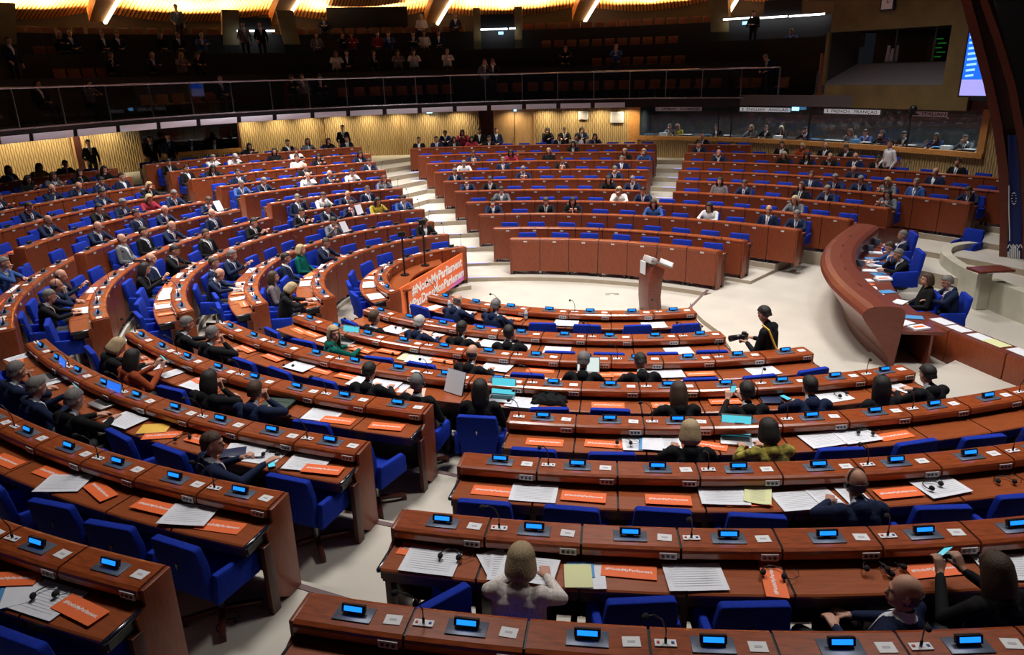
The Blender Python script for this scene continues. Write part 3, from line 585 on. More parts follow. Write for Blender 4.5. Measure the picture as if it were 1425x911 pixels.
for ri, row in enumerate(ROWS):
    b, k, n = row[0], row[1], row[8]
    for j in range(n):
        occ = (ri, j) in OCC
        if b.endswith('wall') and not occ: continue
        w, a = frame(row, j, (.73 if occ else .33) + (rnd.uniform(-.02, .06) if not (b, k, j) in CHAIR_TURN else .28))
        rz = a + (rnd.uniform(-.16, .16) if not occ else rnd.uniform(-.1, .1))
        if (b, k, j) in CHAIR_TURN: rz = a + CHAIR_TURN[(b, k, j)]
        near = b in ('N', 'NL', 'LC', 'L')
        if occ and not near: spare.append((w, rz)); continue
        if not occ and b in ('F', 'FR') and rnd.random() < .0: continue
        n_ch += 1
        lab = ('empty blue armchair, ' if not occ else 'blue armchair with someone in it, ') + seat_words(row, j)
        chair(w, rz, lab, 'blue armchairs at the desks', b != 'F' and b != 'FR')
# armchairs hidden under the people of the far rows: one object
S = MB()
for w, rz in spare:
    Mx = Matrix.Translation(w) @ Matrix.Rotation(rz, 4, 'Z')
    for q in ('backrest', 'seat', 'arma', 'armb', 'column'):
        me = CH[q]; S.add([Mx @ v.co for v in me.vertices], [tuple(p.vertices) for p in me.polygons])
tag(S.build('occupied_armchairs', 'chair'), 'blue armchairs under the seated people of the distant rows', 'chair', kind='stuff')
print('chairs', n_ch, 'spare', len(spare))
# ------------------------------------------------------------------ seated members
ME_band = MB().tube([(.082 * math.sin(t), .014, .018 + .112 * math.cos(t)) for t in [i * .3 - 1.5 for i in range(11)]], .005, 6).mesh('headband', ['black'], smooth=True)
mbh = MB()
for s_ in (-1, 1): mbh.tube([(s_ * .078, .012, -.01), (s_ * .100, .012, -.01)], .026, 12)
ME_cup = mbh.mesh('ear_cups', ['black'], bevel=.003)
ME_phone = MB().box((0, 0, 0), (.072, .008, .145)).mesh('phone_body', ['black'], bevel=.003)
ME_phs = MB().box((0, .005, 0), (.064, .002, .13)).mesh('phone_screen', ['cyan'])
def sheet(w, h, curl=.0, mat_='paper', name='sheet', n=6, th=.0015):
    m_ = MB(); vs = []
    for i in range(n + 1):
        x = -w / 2 + w * i / n; z = curl * (abs(i / n - .5) * 2) ** 2
        vs += [(x, -h / 2, z), (x, h / 2, z)]
    L = len(vs); vs += [(a, b_, c - th) for a, b_, c in vs]
    fs = [(2 * i, 2 * i + 2, 2 * i + 3, 2 * i + 1) for i in range(n)] + [(L + 2 * i + 1, L + 2 * i + 3, L + 2 * i + 2, L + 2 * i) for i in range(n)]
    fs += [(2 * i, L + 2 * i, L + 2 * i + 2, 2 * i + 2) for i in range(n)] + [(2 * i + 1, 2 * i + 3, L + 2 * i + 3, L + 2 * i + 1) for i in range(n)] + [(0, 1, L + 1, L), (2 * n, L + 2 * n, L + 2 * n + 1, 2 * n + 1)]
    m_.add(vs, fs); return m_
ME_held = sheet(.21, .297, .01).mesh('held_sheet', ['paper'])
def phone_at(o, loc, rx, rz, lab):
    Mx = o.matrix_world if False else (Matrix.Translation(o.location) @ Matrix.Rotation(o.rotation_euler.z, 4, 'Z'))
    p = empty('smartphone', Mx @ Vector(loc), 0, lab, 'phone', 'phones in use'); p.rotation_euler = (rx, 0, o.rotation_euler.z + rz)
    link('phone_body', ME_phone, p); link('phone_screen', ME_phs, p)
pool = ['desk', 'desk', 'read', 'lap', 'chin', 'phone', 'desk', 'lap']
for i, (ri, j, attr) in enumerate(PEOPLE):
    row = ROWS[ri]; t = attr.split(); hs, top = t[0], t[1]; ex = t[2:]
    hs = hs[0] + {'b': 'B'}.get(hs[1], hs[1])
    near = row[0] in ('N', 'NL') or (row[0] == 'LC') or (row[0] == 'L' and row[1] < 4)
    pose = pool[rnd.randrange(len(pool))]
    if row[0] in ('N', 'NL') and pose == 'phone': pose = 'desk'
    for e_, p_ in (('lean', 'read'), ('phone', 'phone'), ('turn', 'turn'), ('side', 'side'), ('right', 'right'), ('laptop', 'desk'), ('paper', 'raise')):
        if e_ in ex: pose = p_
    w, a = frame(row, j, .68); rz = a + rnd.uniform(-.16, .16)
    if 'side' in ex: rz = a + .65
    if 'right' in ex: rz = a - .55
    lab = '%s person in %s, %s' % (HAIR[hs[0]][0], TOPS[top][0], seat_words(row, j))
    o, hd, RH = person(pose, hs, top, w, rz, lab, 'members seated at the desks', fine=near)
    if 'hp' in ex:
        MX = RH.to_4x4(); MX.translation = hd
        Mw = Matrix.Translation(w) @ Matrix.Rotation(rz, 4, 'Z') @ MX
        h = empty('headphones', Mw.translation, 0, 'black headphones worn, seat %s' % seat_words(row, j), 'headphones', 'headphones being worn'); h.matrix_world = Mw
        link('headband', ME_band, h); link('ear_cups', ME_cup, h)
    if 'phone' in ex: phone_at(o, (.01, -.40, 1.02), R(-30), 0, 'lit smartphone held up, seat %s' % seat_words(row, j))
    if 'paper' in ex:
        Mx = Matrix.Translation(w) @ Matrix.Rotation(rz, 4, 'Z')
        q = link('held_paper', ME_held, None, Mx @ Vector((-.02, -.40, 1.06))); q.rotation_euler = (R(60), 0, rz)
        tag(q, 'white paper held up, seat %s' % seat_words(row, j), 'paper', 'papers held in the hand')
# ------------------------------------------------------------------ things lying on the desks
ROWID = {}
for ri, row in enumerate(ROWS): ROWID[(row[0], row[1])] = ri
seen = {}
LEAF = MB().box((0, 0, .0012), (.40, .155, .0022)).mesh('leaflet_card', ['orange'])
LTXT = text_mesh('#NotInMyParliament', .040, 'letter', .0004, .0006)
SH3 = sheet(.42, .297, .002).mesh('paper_sheet', ['paper']); SH4 = sheet(.21, .297, .002).mesh('paper_sheet', ['paper'])
SHY = sheet(.23, .30, .01, 'yellowp').mesh('yellow_sheet', ['yellowp'])
ln = MB()
for q in range(9): ln.box((0, .11 - q * .026, .0034), (.34, .0035, .0006))
ME_ln3 = ln.mesh('printed_lines', ['ink'])
ln = MB()
for q in range(9): ln.box((0, .11 - q * .026, .0040), (.15, .0035, .0006))
ME_ln4 = ln.mesh('printed_lines', ['ink'])
hp = MB().tube([(.085 * math.cos(t), .10 * math.sin(t) - .02, .012) for t in [i * .3 for i in range(12)]], .0045, 6)
ME_hb = hp.mesh('headphone_band', ['black'], smooth=True)
hp = MB()
for s_ in (-1, 1): hp.ell((s_ * .070, -.03, .022), (.020, .026, .022), 12, 8)
ME_hc = hp.mesh('headphone_ear_pads', ['foam'], smooth=True)
ME_hw = MB().tube([(.08, -.03, .01), (.13, -.02, .006), (.17, .03, .006), (.16, .09, .006), (.10, .13, .006)], .0025, 6).mesh('headphone_cable', ['black'], smooth=True)
def laptop(scr):
    b_ = MB().box((0, 0, .010), (.32, .22, .018)).mesh('laptop_base', ['silver'], bevel=.004); kb = MB().box((0, -.02, .0195), (.28, .11, .002)).mesh('keyboard', ['black'])
    ld = MB().box((0, -.155, .118), (.32, .010, .215), rx=R(18)).mesh('laptop_lid', ['silver' if scr != 'navyf' else 'black'], bevel=.003)
    sc = MB().box((0, -.149, .118), (.30, .004, .195), rx=R(18)).mesh('laptop_screen', [scr]); return b_, kb, ld, sc
LAP = {}
def put(kind, name, cat, desc, loc, rz, rowk, j, parts, group):
    sw = seat_words(ROWS[rowk], j); key = (kind, sw); seen[key] = seen.get(key, 0) + 1
    lab = desc + ', seat ' + sw if seen[key] == 1 else 'further ' + desc + ', seat ' + sw
    if seen[key] > 2: lab = ['', '', '', 'third', 'fourth', 'fifth'][min(5, seen[key])] + ' ' + desc + ', seat ' + sw
    o = empty(name, loc, rz, lab, cat, group)
    for pn, me, l in parts: link(pn, me, o, l)
    return o
KINDS = {'O': ('leaflet', 'leaflet', 'orange lettered leaflet', 'orange leaflets on the desks'), 'S': ('paper_sheet', 'paper', 'large white printed sheet', 'white papers on the desks'),
 's': ('paper_page', 'paper', 'white printed page', 'white papers on the desks'), 'Y': ('yellow_sheet', 'paper', 'pale yellow sheet', None), 'H': ('headphones', 'headphones', 'black headphones', 'headphones on the desks'),
 'L': ('laptop', 'laptop', 'open laptop', 'laptops on the desks'), 'P': ('smartphone', 'phone', 'lit smartphone', 'phones lying on the desks'), 'U': ('blue_folder', 'folder', 'glossy blue folder', None),
 'G': ('booklet_pile', 'booklet', 'green and white booklet pile', None), 'J': ('folded_jacket', 'jacket', 'crumpled black jacket', None), 'T': ('tablet', 'tablet', 'dark closed tablet', None), 'A': ('document_stack', 'document', 'pale pink document stack', None),
 'V': ('raised_document', 'document', 'pale document propped upright', None), 'K': ('laptop_sleeve', 'sleeve', 'dark green zipped sleeve', None), 'M': ('yellow_magazine', 'magazine', 'yellow magazine', None), 'B': ('water_bottle', 'bottle', 'small clear water bottle', 'water bottles on the first row'), 'w': ('tissue', 'paper', 'small white tissue', None)}
def lay_items():
    for line in ITEMS.strip().split('\n'):
        b, k, rest = line.split(' ', 2); k = int(k); ri = ROWID[(b, k)]; row = ROWS[ri]; zt = row[5] + .7925
        for n_, it in enumerate(rest.split('|')):
            t = it.split(); kd, px, py, an = t[0], float(t[1]), float(t[2]), R(float(t[3]) + (14 if b == 'NL' else (9 if b == 'N' and float(t[1]) < 600 else 0)))
            p = at_z(px, py, zt); dx, dy = p.x - row[2], p.y - row[3]; rr = math.hypot(dx, dy); ph = math.atan2(dy, dx)
            while ph < row[6] - PI: ph += 2 * PI
            while ph > row[6] + PI: ph -= 2 * PI
            j = int(round((ph - row[6]) / row[7])); j = max(0, min(row[8] - 1, j))
            lo, hi = (.16, .36) if kd not in 'SsYG' else (.20, .27)
            rr = max(row[4] + lo, min(row[4] + hi, rr)); e0 = row[6] - row[7] / 2; e1 = row[6] + row[7] * (row[8] - .5)
            mg = (.22 if kd in 'OS' else .14) / rr; ph = max(min(e0, e1) + mg, min(max(e0, e1) - mg, ph))
            p = Vector((row[2] + rr * math.cos(ph), row[3] + rr * math.sin(ph), zt + .0045 * (n_ % 6)))
            rz = ph - PI / 2 + PI + an          # text reads from the seat
            K = 'H' if kd == 'h' else kd; nm, cat, desc, grp = KINDS[K]
            if K == 'O': put(K, nm, cat, desc, p, rz, ri, j, [('leaflet_card', LEAF, (0, 0, 0)), ('lettering', LTXT, (0, .004, .0028))], grp)
            elif K == 'S': put(K, nm, cat, desc, p, rz, ri, j, [('sheet', SH3, (0, 0, .002)), ('print', ME_ln3, (0, 0, .0))], grp)
            elif K == 's': put(K, nm, cat, desc, p, rz, ri, j, [('sheet', SH4, (0, 0, .002)), ('print', ME_ln4, (0, 0, .0))], grp)
            elif K == 'Y': put(K, nm, cat, desc, p, rz, ri, j, [('sheet', SHY, (0, 0, .002)), ('print', ME_ln4, (0, 0, .001))], grp)
            elif K == 'H': put(K, nm, cat, desc, p + Vector((0, 0, .010)), rz + rnd.uniform(-.6, .6), ri, j, [('headband', ME_hb, (0, 0, 0)), ('ear_pads', ME_hc, (0, 0, 0)), ('cable', ME_hw, (0, 0, 0))], grp)
            elif K == 'L':
                sc = {'c': 'cyan', 'b': 'bluescr', 'g': 'whitescr', 'w': 'whitescr'}[t[4]]
                if sc not in LAP: LAP[sc] = laptop(sc)
                bb = LAP[sc]; q = put(K, nm, cat, desc, p, ph - PI / 2 + an, ri, j, list(zip(('laptop_base', 'keyboard', 'laptop_lid', 'screen'), bb, [(0, 0, 0)] * 4)), grp)
            elif K == 'P':
                q = put(K, nm, cat, desc, p + Vector((0, 0, .006)), rz, ri, j, [], grp)
                for pn, me in (('phone_body', ME_phone), ('phone_screen', ME_phs)):
                    c = link(pn, me, q); c.rotation_euler = (R(90), 0, 0)
            elif K == 'U': put(K, nm, cat, desc, p, rz, ri, j, [('cover', MB().box((0, 0, .004), (.24, .32, .006)).mesh('folder_cover', ['bluef'], bevel=.002), (0, 0, 0)), ('inner_page', MB().box((.02, -.02, .009), (.21, .28, .002)).mesh('p', ['paper']), (0, 0, 0))], grp)
            elif K == 'G': put(K, nm, cat, desc, p, rz, ri, j, [('white_page', SH4, (.05, .0, .002)), ('dark_cover', MB().box((-.02, .06, .006), (.2, .18, .004)).mesh('c', ['bluef']), (0, 0, 0)), ('green_page', MB().box((-.04, -.02, .012), (.2, .26, .006)).mesh('g', ['yellowp'], bevel=.001), (0, 0, 0))], grp)
            elif K == 'J':
                mj = MB(); N_ = 18; r2 = random.Random(3)
                hz = [[.03 + .05 * max(0, math.cos((u / N_ - .5) * 3)) * max(0, math.cos((v / N_ - .5) * 3)) + .018 * math.sin(u * 1.3 + v * .7) + .008 * r2.random() for v in range(N_ + 1)] for u in range(N_ + 1)]
                vs = [((u / N_ - .5) * .42 * (1 + .10 * math.sin(v * .9)), (v / N_ - .5) * .24 * (1 + .12 * math.sin(u * .8)), (hz[u][v] if 0 < u < N_ and 0 < v < N_ else 0)) for u in range(N_ + 1) for v in range(N_ + 1)]
                mj.add(vs, [(u * (N_ + 1) + v, (u + 1) * (N_ + 1) + v, (u + 1) * (N_ + 1) + v + 1, u * (N_ + 1) + v + 1) for u in range(N_) for v in range(N_)])
                put(K, nm, cat, desc, p, rz, ri, j, [('cloth', mj.mesh('jacket_cloth', ['topK'], smooth=True), (0, 0, 0)), ('collar', MB().tube([(-.1, .05, .07), (0, .08, .085), (.1, .04, .07)], .014, 8).mesh('collar', ['topK'], smooth=True), (0, 0, 0))], grp)
            elif K == 'T': put(K, nm, cat, desc, p, rz, ri, j, [('cover', MB().box((0, 0, .006), (.25, .18, .010)).mesh('t', ['navyf'], bevel=.003), (0, 0, 0))], grp)
            elif K == 'A': put(K, nm, cat, desc, p, rz, ri, j, [('cover', MB().box((0, 0, .012), (.25, .31, .003)).mesh('t', ['peach'], bevel=.001), (0, 0, 0)), ('pages', MB().box((0, 0, .005), (.24, .30, .010)).mesh('t', ['paper']), (0, 0, 0))], grp)
            elif K == 'V':
                q = put(K, nm, cat, desc, p, rz, ri, j, [], grp); c = link('page', MB().box((0, 0, .15), (.30, .004, .30)).mesh('t', ['paper']), q); c.rotation_euler = (R(-20), 0, 0)
                c = link('backing', MB().box((0, .012, .15), (.31, .006, .31)).mesh('t', ['navyf']), q); c.rotation_euler = (R(-20), 0, 0)
            elif K == 'K': put(K, nm, cat, desc, p, rz, ri, j, [('case', MB().box((0, 0, .02), (.36, .26, .036)).mesh('t', ['greenf'], bevel=.014, seg=3), (0, 0, 0)), ('zip', MB().box((0, .02, .039), (.30, .004, .003)).mesh('t', ['black']), (0, 0, 0))], grp)
            elif K == 'M': put(K, nm, cat, desc, p, rz, ri, j, [('cover', MB().box((0, 0, .012), (.32, .22, .003)).mesh('t', ['yellow'], bevel=.001), (0, 0, 0)), ('pages', MB().box((0, -.004, .006), (.31, .215, .009)).mesh('t', ['paper']), (0, 0, 0))], grp)
            elif K == 'B': put(K, nm, cat, desc, p, rz, ri, j, [('bottle_body', MB().tube([(0, 0, 0), (0, 0, .01), (0, 0, .13), (0, 0, .16), (0, 0, .18)], [.028, .032, .032, .018, .012], 12).mesh('t', ['bottle'], smooth=True), (0, 0, 0)), ('cap', MB().tube([(0, 0, .18), (0, 0, .195)], .014, 10).mesh('t', ['red']), (0, 0, 0)), ('paper_label', MB().tube([(0, 0, .06), (0, 0, .10)], .033, 12).mesh('t', ['cyan' if 0 else 'bluef']), (0, 0, 0))], grp)
lay_items()
# thin white papers along the consoles of the side and far banks
for ri, row in enumerate(ROWS):
    if row[0] in ('LA', 'LB', 'F', 'FR') or (row[0] == 'L'):
        for j in range(row[8]):
            if rnd.random() < (.5 if row[0] != 'L' else .35):
                w, a = frame(row, j, .21 + rnd.uniform(-.02, .04))
                q = link('paper_sheet', SH3 if rnd.random() < .6 else SH4, None, w + Vector((0, 0, .797)), a + rnd.uniform(-.25, .25)); tag(q, 'white sheet, seat ' + seat_words(row, j), 'paper', 'white papers on the desks')
            if rnd.random() < .3:
                w, a = frame(row, j, .32); o = empty('leaflet', w + Vector((0, 0, .794)), a + PI + rnd.uniform(-.3, .3), 'orange leaflet, seat ' + seat_words(row, j), 'leaflet', 'orange leaflets on the desks')
                link('leaflet_card', LEAF, o)
# ------------------------------------------------------------------ the hall: floor, steps, walls
CN, CFc, CLc = (0.0, 0.0), (-2.9641, -8.0563), (-2.5852, -2.608)
def zk(k): return .06 + .118 * k + .0029 * k * k + (.0458 if k == 0 else 0)
def rN(k): return 6.1079 + 1.2581 * k - (.215 if k == 0 else 0)
def rF(k): return 8.3182 + 1.3899 * k + (.3706 if k == 0 else 0) - .0015 * k * k
def rL(k): return 2.6163 + 1.2828 * k
def path(k, off, fN=-38, fF=2):
    """the horseshoe line of row k: near arc, end arc, far arc"""
    P = []
    for a in np.linspace(fN, -134, 34): P.append((CN[0] + (rN(k) + off) * math.cos(R(a)), CN[1] + (rN(k) + off) * math.sin(R(a))))
    for a in np.linspace(-137, -251, 34): P.append((CLc[0] + (rL(k) + off) * math.cos(R(a)), CLc[1] + (rL(k) + off) * math.sin(R(a))))
    for a in np.linspace(98, fF, 34): P.append((CFc[0] + (rF(k) + off) * math.cos(R(a)), CFc[1] + (rF(k) + off) * math.sin(R(a))))
    return P
def struct(name, mb, mats, **k): return tag(mb.build(name, mats, **k), kind='structure')
BZ = .10; STAGE = .0
# sunken speaking floor and the floor around it
disc = []
for a in np.linspace(50, 95, 16): disc.append((CFc[0] + (rF(0) - .42) * math.cos(R(a)), CFc[1] + (rF(0) - .42) * math.sin(R(a))))
for a in np.linspace(110, 226, 20): disc.append((CLc[0] + (rL(0) - .40) * math.cos(R(a)), CLc[1] + (rL(0) - .40) * math.sin(R(a))))
for a in np.linspace(-132, -72, 16): disc.append((CN[0] + (rN(0) - .25) * math.cos(R(a)), CN[1] + (rN(0) - .25) * math.sin(R(a))))
disc += [(1.80, -4.4), (1.66, -3.6), (1.62, -2.9), (1.68, -2.36), (1.85, -2.05)]
mb = MB(); mb.add([(x, y, STAGE) for x, y in disc], [tuple(range(len(disc)))])
struct('floor', mb, 'floor')
mb = MB(); n = len(disc); cx0, cy0 = -1.3, -2.6
outer = [(cx0 + 40 * math.cos(math.atan2(y - cy0, x - cx0)), cy0 + 40 * math.sin(math.atan2(y - cy0, x - cx0))) for x, y in disc]
mb.add([(x, y, BZ) for x, y in disc] + [(x, y, BZ) for x, y in outer], [(i, (i + 1) % n, n + (i + 1) % n, n + i) for i in range(n)])
struct('floor', mb, 'floor')
mb = MB(); mb.add([(x, y, STAGE) for x, y in disc] + [(x, y, BZ) for x, y in disc], [(i, (i + 1) % n, n + (i + 1) % n, n + i) for i in range(n)])
struct('trim_1', mb, 'riser')
KMAX = 11
for k in range(1, KMAX + 1):
    fF = 47.5 if k < 3 else 4
    a = path(k, -.20, fF=fF); b = path(k + 1, -.19, fF=fF) if k < KMAX else path(k, 9, fF=fF)
    if k in (1, 2): b = path(k + 1, -.19, fF=fF)
    z = zk(k); zl = zk(k - 1) if k > 1 else BZ
    if k == 3: zl = BZ
    mb = MB(); n = len(a)
    mb.add([(x, y, z) for x, y in a] + [(x, y, z) for x, y in b], [(i, i + 1, n + i + 1, n + i) for i in range(n - 1)], 0)
    mb.add([(x, y, zl - .02) for x, y in a] + [(x, y, z) for x, y in a], [(i, i + 1, n + i + 1, n + i) for i in range(n - 1)], 1)
    for e in (0, n - 1): mb.add([(*a[e], BZ - .02), (*b[e], BZ - .02), (*b[e], z), (*a[e], z)], [(0, 1, 2, 3)], 1)
    struct('floor', mb, ['floor', 'riser'])
# lit nosings of the steps in the stair aisles
ln_ = 2
def nosing(c, rf, k, a0, a1, z):
    global ln_
    mb = MB(); pts = [(c[0] + (rf - .205) * math.cos(t), c[1] + (rf - .205) * math.sin(t)) for t in np.linspace(R(a0), R(a1), 7)]
    mb.tube([(x, y, z + .004) for x, y in pts], .016, 6); struct('trim_%d' % ln_, mb, 'led'); ln_ += 1
for k in range(1, 10):
    nosing(CFc, rF(k), k, [88, 90, 92, 94, 96, 97, 98.5, 98.5, 99.5, 99.5][k], 98, zk(k))
    nosing(CLc, rL(k), k, 111 - (0 if k > 0 else 0), 109, zk(k))
    if k > 3: nosing(CFc, rF(k), k, 66.6, 69.6, zk(k))
nosing(CFc, rF(3), 3, 36.5, 41.5, zk(3)); nosing(CFc, rF(0) - .2, 0, 88, 95, BZ)
for k in range(4, 8): nosing(CLc, rL(k), k, 139.5, 144.5, zk(k)); nosing(CLc, rL(k), k, 178.5, 182.5, zk(k))
# dark floor strips (cable covers) by the near aisle
for p0, p1, z in (((400, 810), (556, 857), zk(6)), ((510, 723), (548, 731), zk(5)), ((600, 654), (638, 662), zk(4)), ((985, 403), (955, 433), BZ)):
    A, B_ = at_z(*p0, z + .004), at_z(*p1, z + .004); d = B_ - A
    mb = MB().box((A + B_) / 2, (d.length, .06, .008), rz=math.atan2(d.y, d.x))
    tag(mb.build('floor_strip', 'strip'), 'dark metal cable cover strip on the pale floor at %s' % {810: 'the sixth row aisle', 723: 'the fifth row aisle', 654: 'the fourth row aisle', 403: 'the speaking floor edge'}[p0[1]], 'floor strip')
mb = MB(); q = at_z(852, 410, STAGE)
for s_ in (-1, 1): mb.box((q.x + s_ * .10, q.y, STAGE + .003), (.10, .012, .006)); mb.box((q.x + s_ * .15, q.y + .04, STAGE + .003), (.012, .09, .006))
mb.box((q.x, q.y + .08, STAGE + .003), (.30, .012, .006)); tag(mb.build('floor_hatch', 'black'), 'small dark floor hatch outline on the speaking floor', 'floor hatch')
for px, py, z in ((1007, 869, zk(6)),):
    q = at_z(px, py, z); mb = MB(); mb.box((q.x, q.y, z + .004), (.22, .012, .008)); mb.box((q.x - .1, q.y + .03, z + .004), (.012, .06, .008)); mb.box((q.x + .1, q.y + .03, z + .004), (.012, .06, .008))
    tag(mb.build('floor_hatch', 'darkwood'), 'brown floor hatch outline under the near bank desks', 'floor hatch')
# ------------------------------------------------------------------ walls
def cr(P, n=8):
    out = []
    for i in range(len(P) - 1):
        p0, p1, p2, p3 = [np.array(P[max(0, min(len(P) - 1, i + d))], float) for d in (-1, 0, 1, 2)]
        for t in np.linspace(0, 1, n, endpoint=False):
            out.append(tuple(.5 * ((2 * p1) + (-p0 + p2) * t + (2 * p0 - 5 * p1 + 4 * p2 - p3) * t * t + (-p0 + 3 * p1 - 3 * p2 + p3) * t ** 3)))
    out.append(tuple(P[-1])); return out
WP = cr([(-24, 1.5), (-22, 5.5), (-20.2, 8.6), (-18.3, 10.8), (-16, 12.6), (-12.5, 14.5), (-8.2, 15.5), (-3, 15.2), (1, 14.6), (4, 13.6), (7, 11.8), (9.3, 9.2), (11.3, 6.2), (12.6, 3.6), (13.6, .6)])
def offs(P, d):
    out = []
    for i in range(len(P)):
        a = np.array(P[max(0, i - 1)]); b = np.array(P[min(len(P) - 1, i + 1)]); t = (b - a) / np.linalg.norm(b - a); out.append((P[i][0] - t[1] * d, P[i][1] + t[0] * d))
    return out
def cum(P):
    s = [0]
    for i in range(1, len(P)): s.append(s[-1] + math.dist(P[i - 1], P[i]))
    return s
def strip(P0, z0, P1, z1, mi=0, mb=None):
    mb = mb or MB(); n = len(P0); zf = lambda z, i: z[i] if isinstance(z, (list, tuple)) else z
    return mb.add([(*P0[i], zf(z0, i)) for i in range(n)] + [(*P1[i], zf(z1, i)) for i in range(n)], [(i, i + 1, n + i + 1, n + i) for i in range(n - 1)], mi)
def with_uv(o, P, z0, z1):
    me = o.data; s = cum(P); n = len(P); uvl = me.uv_layers.new(name='UVMap')
    for l in me.loops:
        v = l.vertex_index; i = v % n; uvl.data[l.index].uv = (s[i], z0 if v < n else z1)
def px_of(p): 
    d = Vector(p) - CV; w = d.dot(FW); return (712.5 + FPX * d.dot(RT) / w, 455.5 - FPX * d.dot(UP) / w)
ZW0, ZW1 = .9, 3.70
wpx = [px_of((x, y, 3))[0] for x, y in WP]
def idx(px): return min(range(len(WP)), key=lambda i: abs(wpx[i] - px))
def seg(px0, px1):
    """the piece of the wall line between two picture columns, ends interpolated"""
    def pt(px):
        for i in range(len(WP) - 1):
            if wpx[i] <= px <= wpx[i + 1]:
                f = (px - wpx[i]) / (wpx[i + 1] - wpx[i]); return (WP[i][0] * (1 - f) + WP[i + 1][0] * f, WP[i][1] * (1 - f) + WP[i + 1][1] * f)
        return WP[0] if px < wpx[0] else WP[-1]
    return [pt(px0)] + [WP[i] for i in range(len(WP)) if px0 + 1 < wpx[i] < px1 - 1] + [pt(px1)]
wn = [0]
def wall(px0, px1, z0, z1, mt, d=0, name=None):
    P = offs(seg(px0, px1), d) if d else seg(px0, px1); o = strip(P, z0, P, z1).build(name or 'wall_far', mt); with_uv(o, P, z0, z1); tag(o, kind='structure'); return P
def along(px, d=0):
    P = seg(px, px + 6); a, b = Vector((*P[0], 0)), Vector((*P[-1], 0)); t = (b - a).normalized(); nrm = Vector((t.y, -t.x, 0))   # towards the hall
    return a + nrm * d, math.atan2(t.y, t.x), nrm
wall(-200, 98, ZW0, ZW1, 'slats'); wall(98, 115, ZW0, ZW1, 'darkwood', .05); wall(115, 193, ZW0, ZW1, 'slats')
wall(193, 330, ZW0, 2.25, 'slats'); wall(330, 668, ZW0, ZW1, 'slats'); wall(668, 688, ZW0, ZW1, 'darkwood', .05); wall(688, 744, ZW0, ZW1, 'palewood'); wall(744, 874, ZW0, ZW1, 'slats')
wall(874, 890, ZW0, ZW1, 'goldwood'); wall(888, 1372, ZW0, 2.28, 'slats'); wall(1372, 1500, ZW0, ZW1, 'slats'); wall(888, 1500, 3.62, 3.75, 'darkwood', -.02)
struct('trim_30', strip(offs(WP, -.02), 3.70, offs(WP, -.02), 3.95), 'darkwood')
# door frames in the slatted wall
for i, (px, w_) in enumerate(((100, .07), (113, .07), (193, .07), (332, .08), (448, .05), (556, .03), (668, .08), (688, .05), (744, .06))):
    p, a, nr = along(px, .05); struct('trim_%d' % (31 + i), MB().box((p.x, p.y, 2.3), (w_, .08, 2.8), rz=a), 'darkwood' if i in (3, 6) else 'palewood')
p, a, nr = along(716, .03); mb = MB().box((p.x, p.y, 2.35), (.025, .05, 2.3), rz=a); struct('door_1', mb, 'darkwood')
# press booth window (dark) and interpreters' booths
def booth(name, px0, px1, z0, z1, depth, dark):
    P = seg(px0, px1); B_ = offs(P, depth)
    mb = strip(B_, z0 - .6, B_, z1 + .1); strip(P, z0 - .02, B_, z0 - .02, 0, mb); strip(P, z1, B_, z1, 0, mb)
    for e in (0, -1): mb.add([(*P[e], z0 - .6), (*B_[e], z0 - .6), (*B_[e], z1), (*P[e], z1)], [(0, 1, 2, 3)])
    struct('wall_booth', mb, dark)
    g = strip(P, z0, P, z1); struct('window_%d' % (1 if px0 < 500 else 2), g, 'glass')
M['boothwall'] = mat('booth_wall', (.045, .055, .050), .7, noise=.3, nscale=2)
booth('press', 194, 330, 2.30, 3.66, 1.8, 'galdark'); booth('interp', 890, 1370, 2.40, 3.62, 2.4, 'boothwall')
def fr(px0, px1, z0, z1, d, mt, nm):
    P = offs(seg(px0, px1), -d); Q = offs(seg(px0, px1), .02); mb = strip(P, z0, P, z1); strip(P, z1, Q, z1, 0, mb); strip(P, z0, Q, z0, 0, mb); struct(nm, mb, mt)
fr(888, 1376, 2.26, 2.42, .14, 'goldwood', 'trim_41'); fr(194, 332, 2.20, 2.34, .14, 'goldwood', 'trim_42')
for px in (889, 1371):
    p, a, nr = along(px, .04); struct('trim_%d' % (43 if px < 1000 else 44), MB().box((p.x, p.y, 3.0), (.22 if px > 1000 else .12, .12, 1.4), rz=a), 'goldwood')
for i, px in enumerate((1000, 1018, 1126, 1265)):
    p, a, nr = along(px, .0); struct('trim_%d' % (45 + i), MB().box((p.x, p.y, 3.0), (.05, .05, 1.25), rz=a), 'black')
# booth name signs
for nm, px0, px1, txt, bright in (('german', 912, 976, '1  GERMAN   ALLEMAND', .4), ('english', 1029, 1099, '2  ENGLISH   ANGLAIS', 1), ('french', 1146, 1223, '3  FRENCH   FRANÇAIS', 1), ('italian', 1268, 1316, '4   ITALIAN', .3)):
    a_, b_ = along(px0, .05)[0], along(px1, .05)[0]; c = (a_ + b_) / 2; d = b_ - a_; rz = math.atan2(d.y, d.x); w_ = d.length
    o = empty('booth_sign', (c.x, c.y, 3.50), rz, 'booth sign lettered %s above the interpreters\' window' % ' '.join(txt.split()[1:]), 'sign', 'interpreters\' booth signs')
    MB().box((0, 0, 0), (w_, .02, .15)).build('sign_board', 'signlit' if bright == 1 else 'fascia', o)
    me = text_mesh(txt, .135, 'black', .001, .001); me_w = max(v.co.x for v in me.vertices) * 2; t = link('lettering', me, o, (0, -.013, 0)); t.rotation_euler = (R(90), 0, 0); t.scale = (w_ * .92 / me_w, 1, 1)
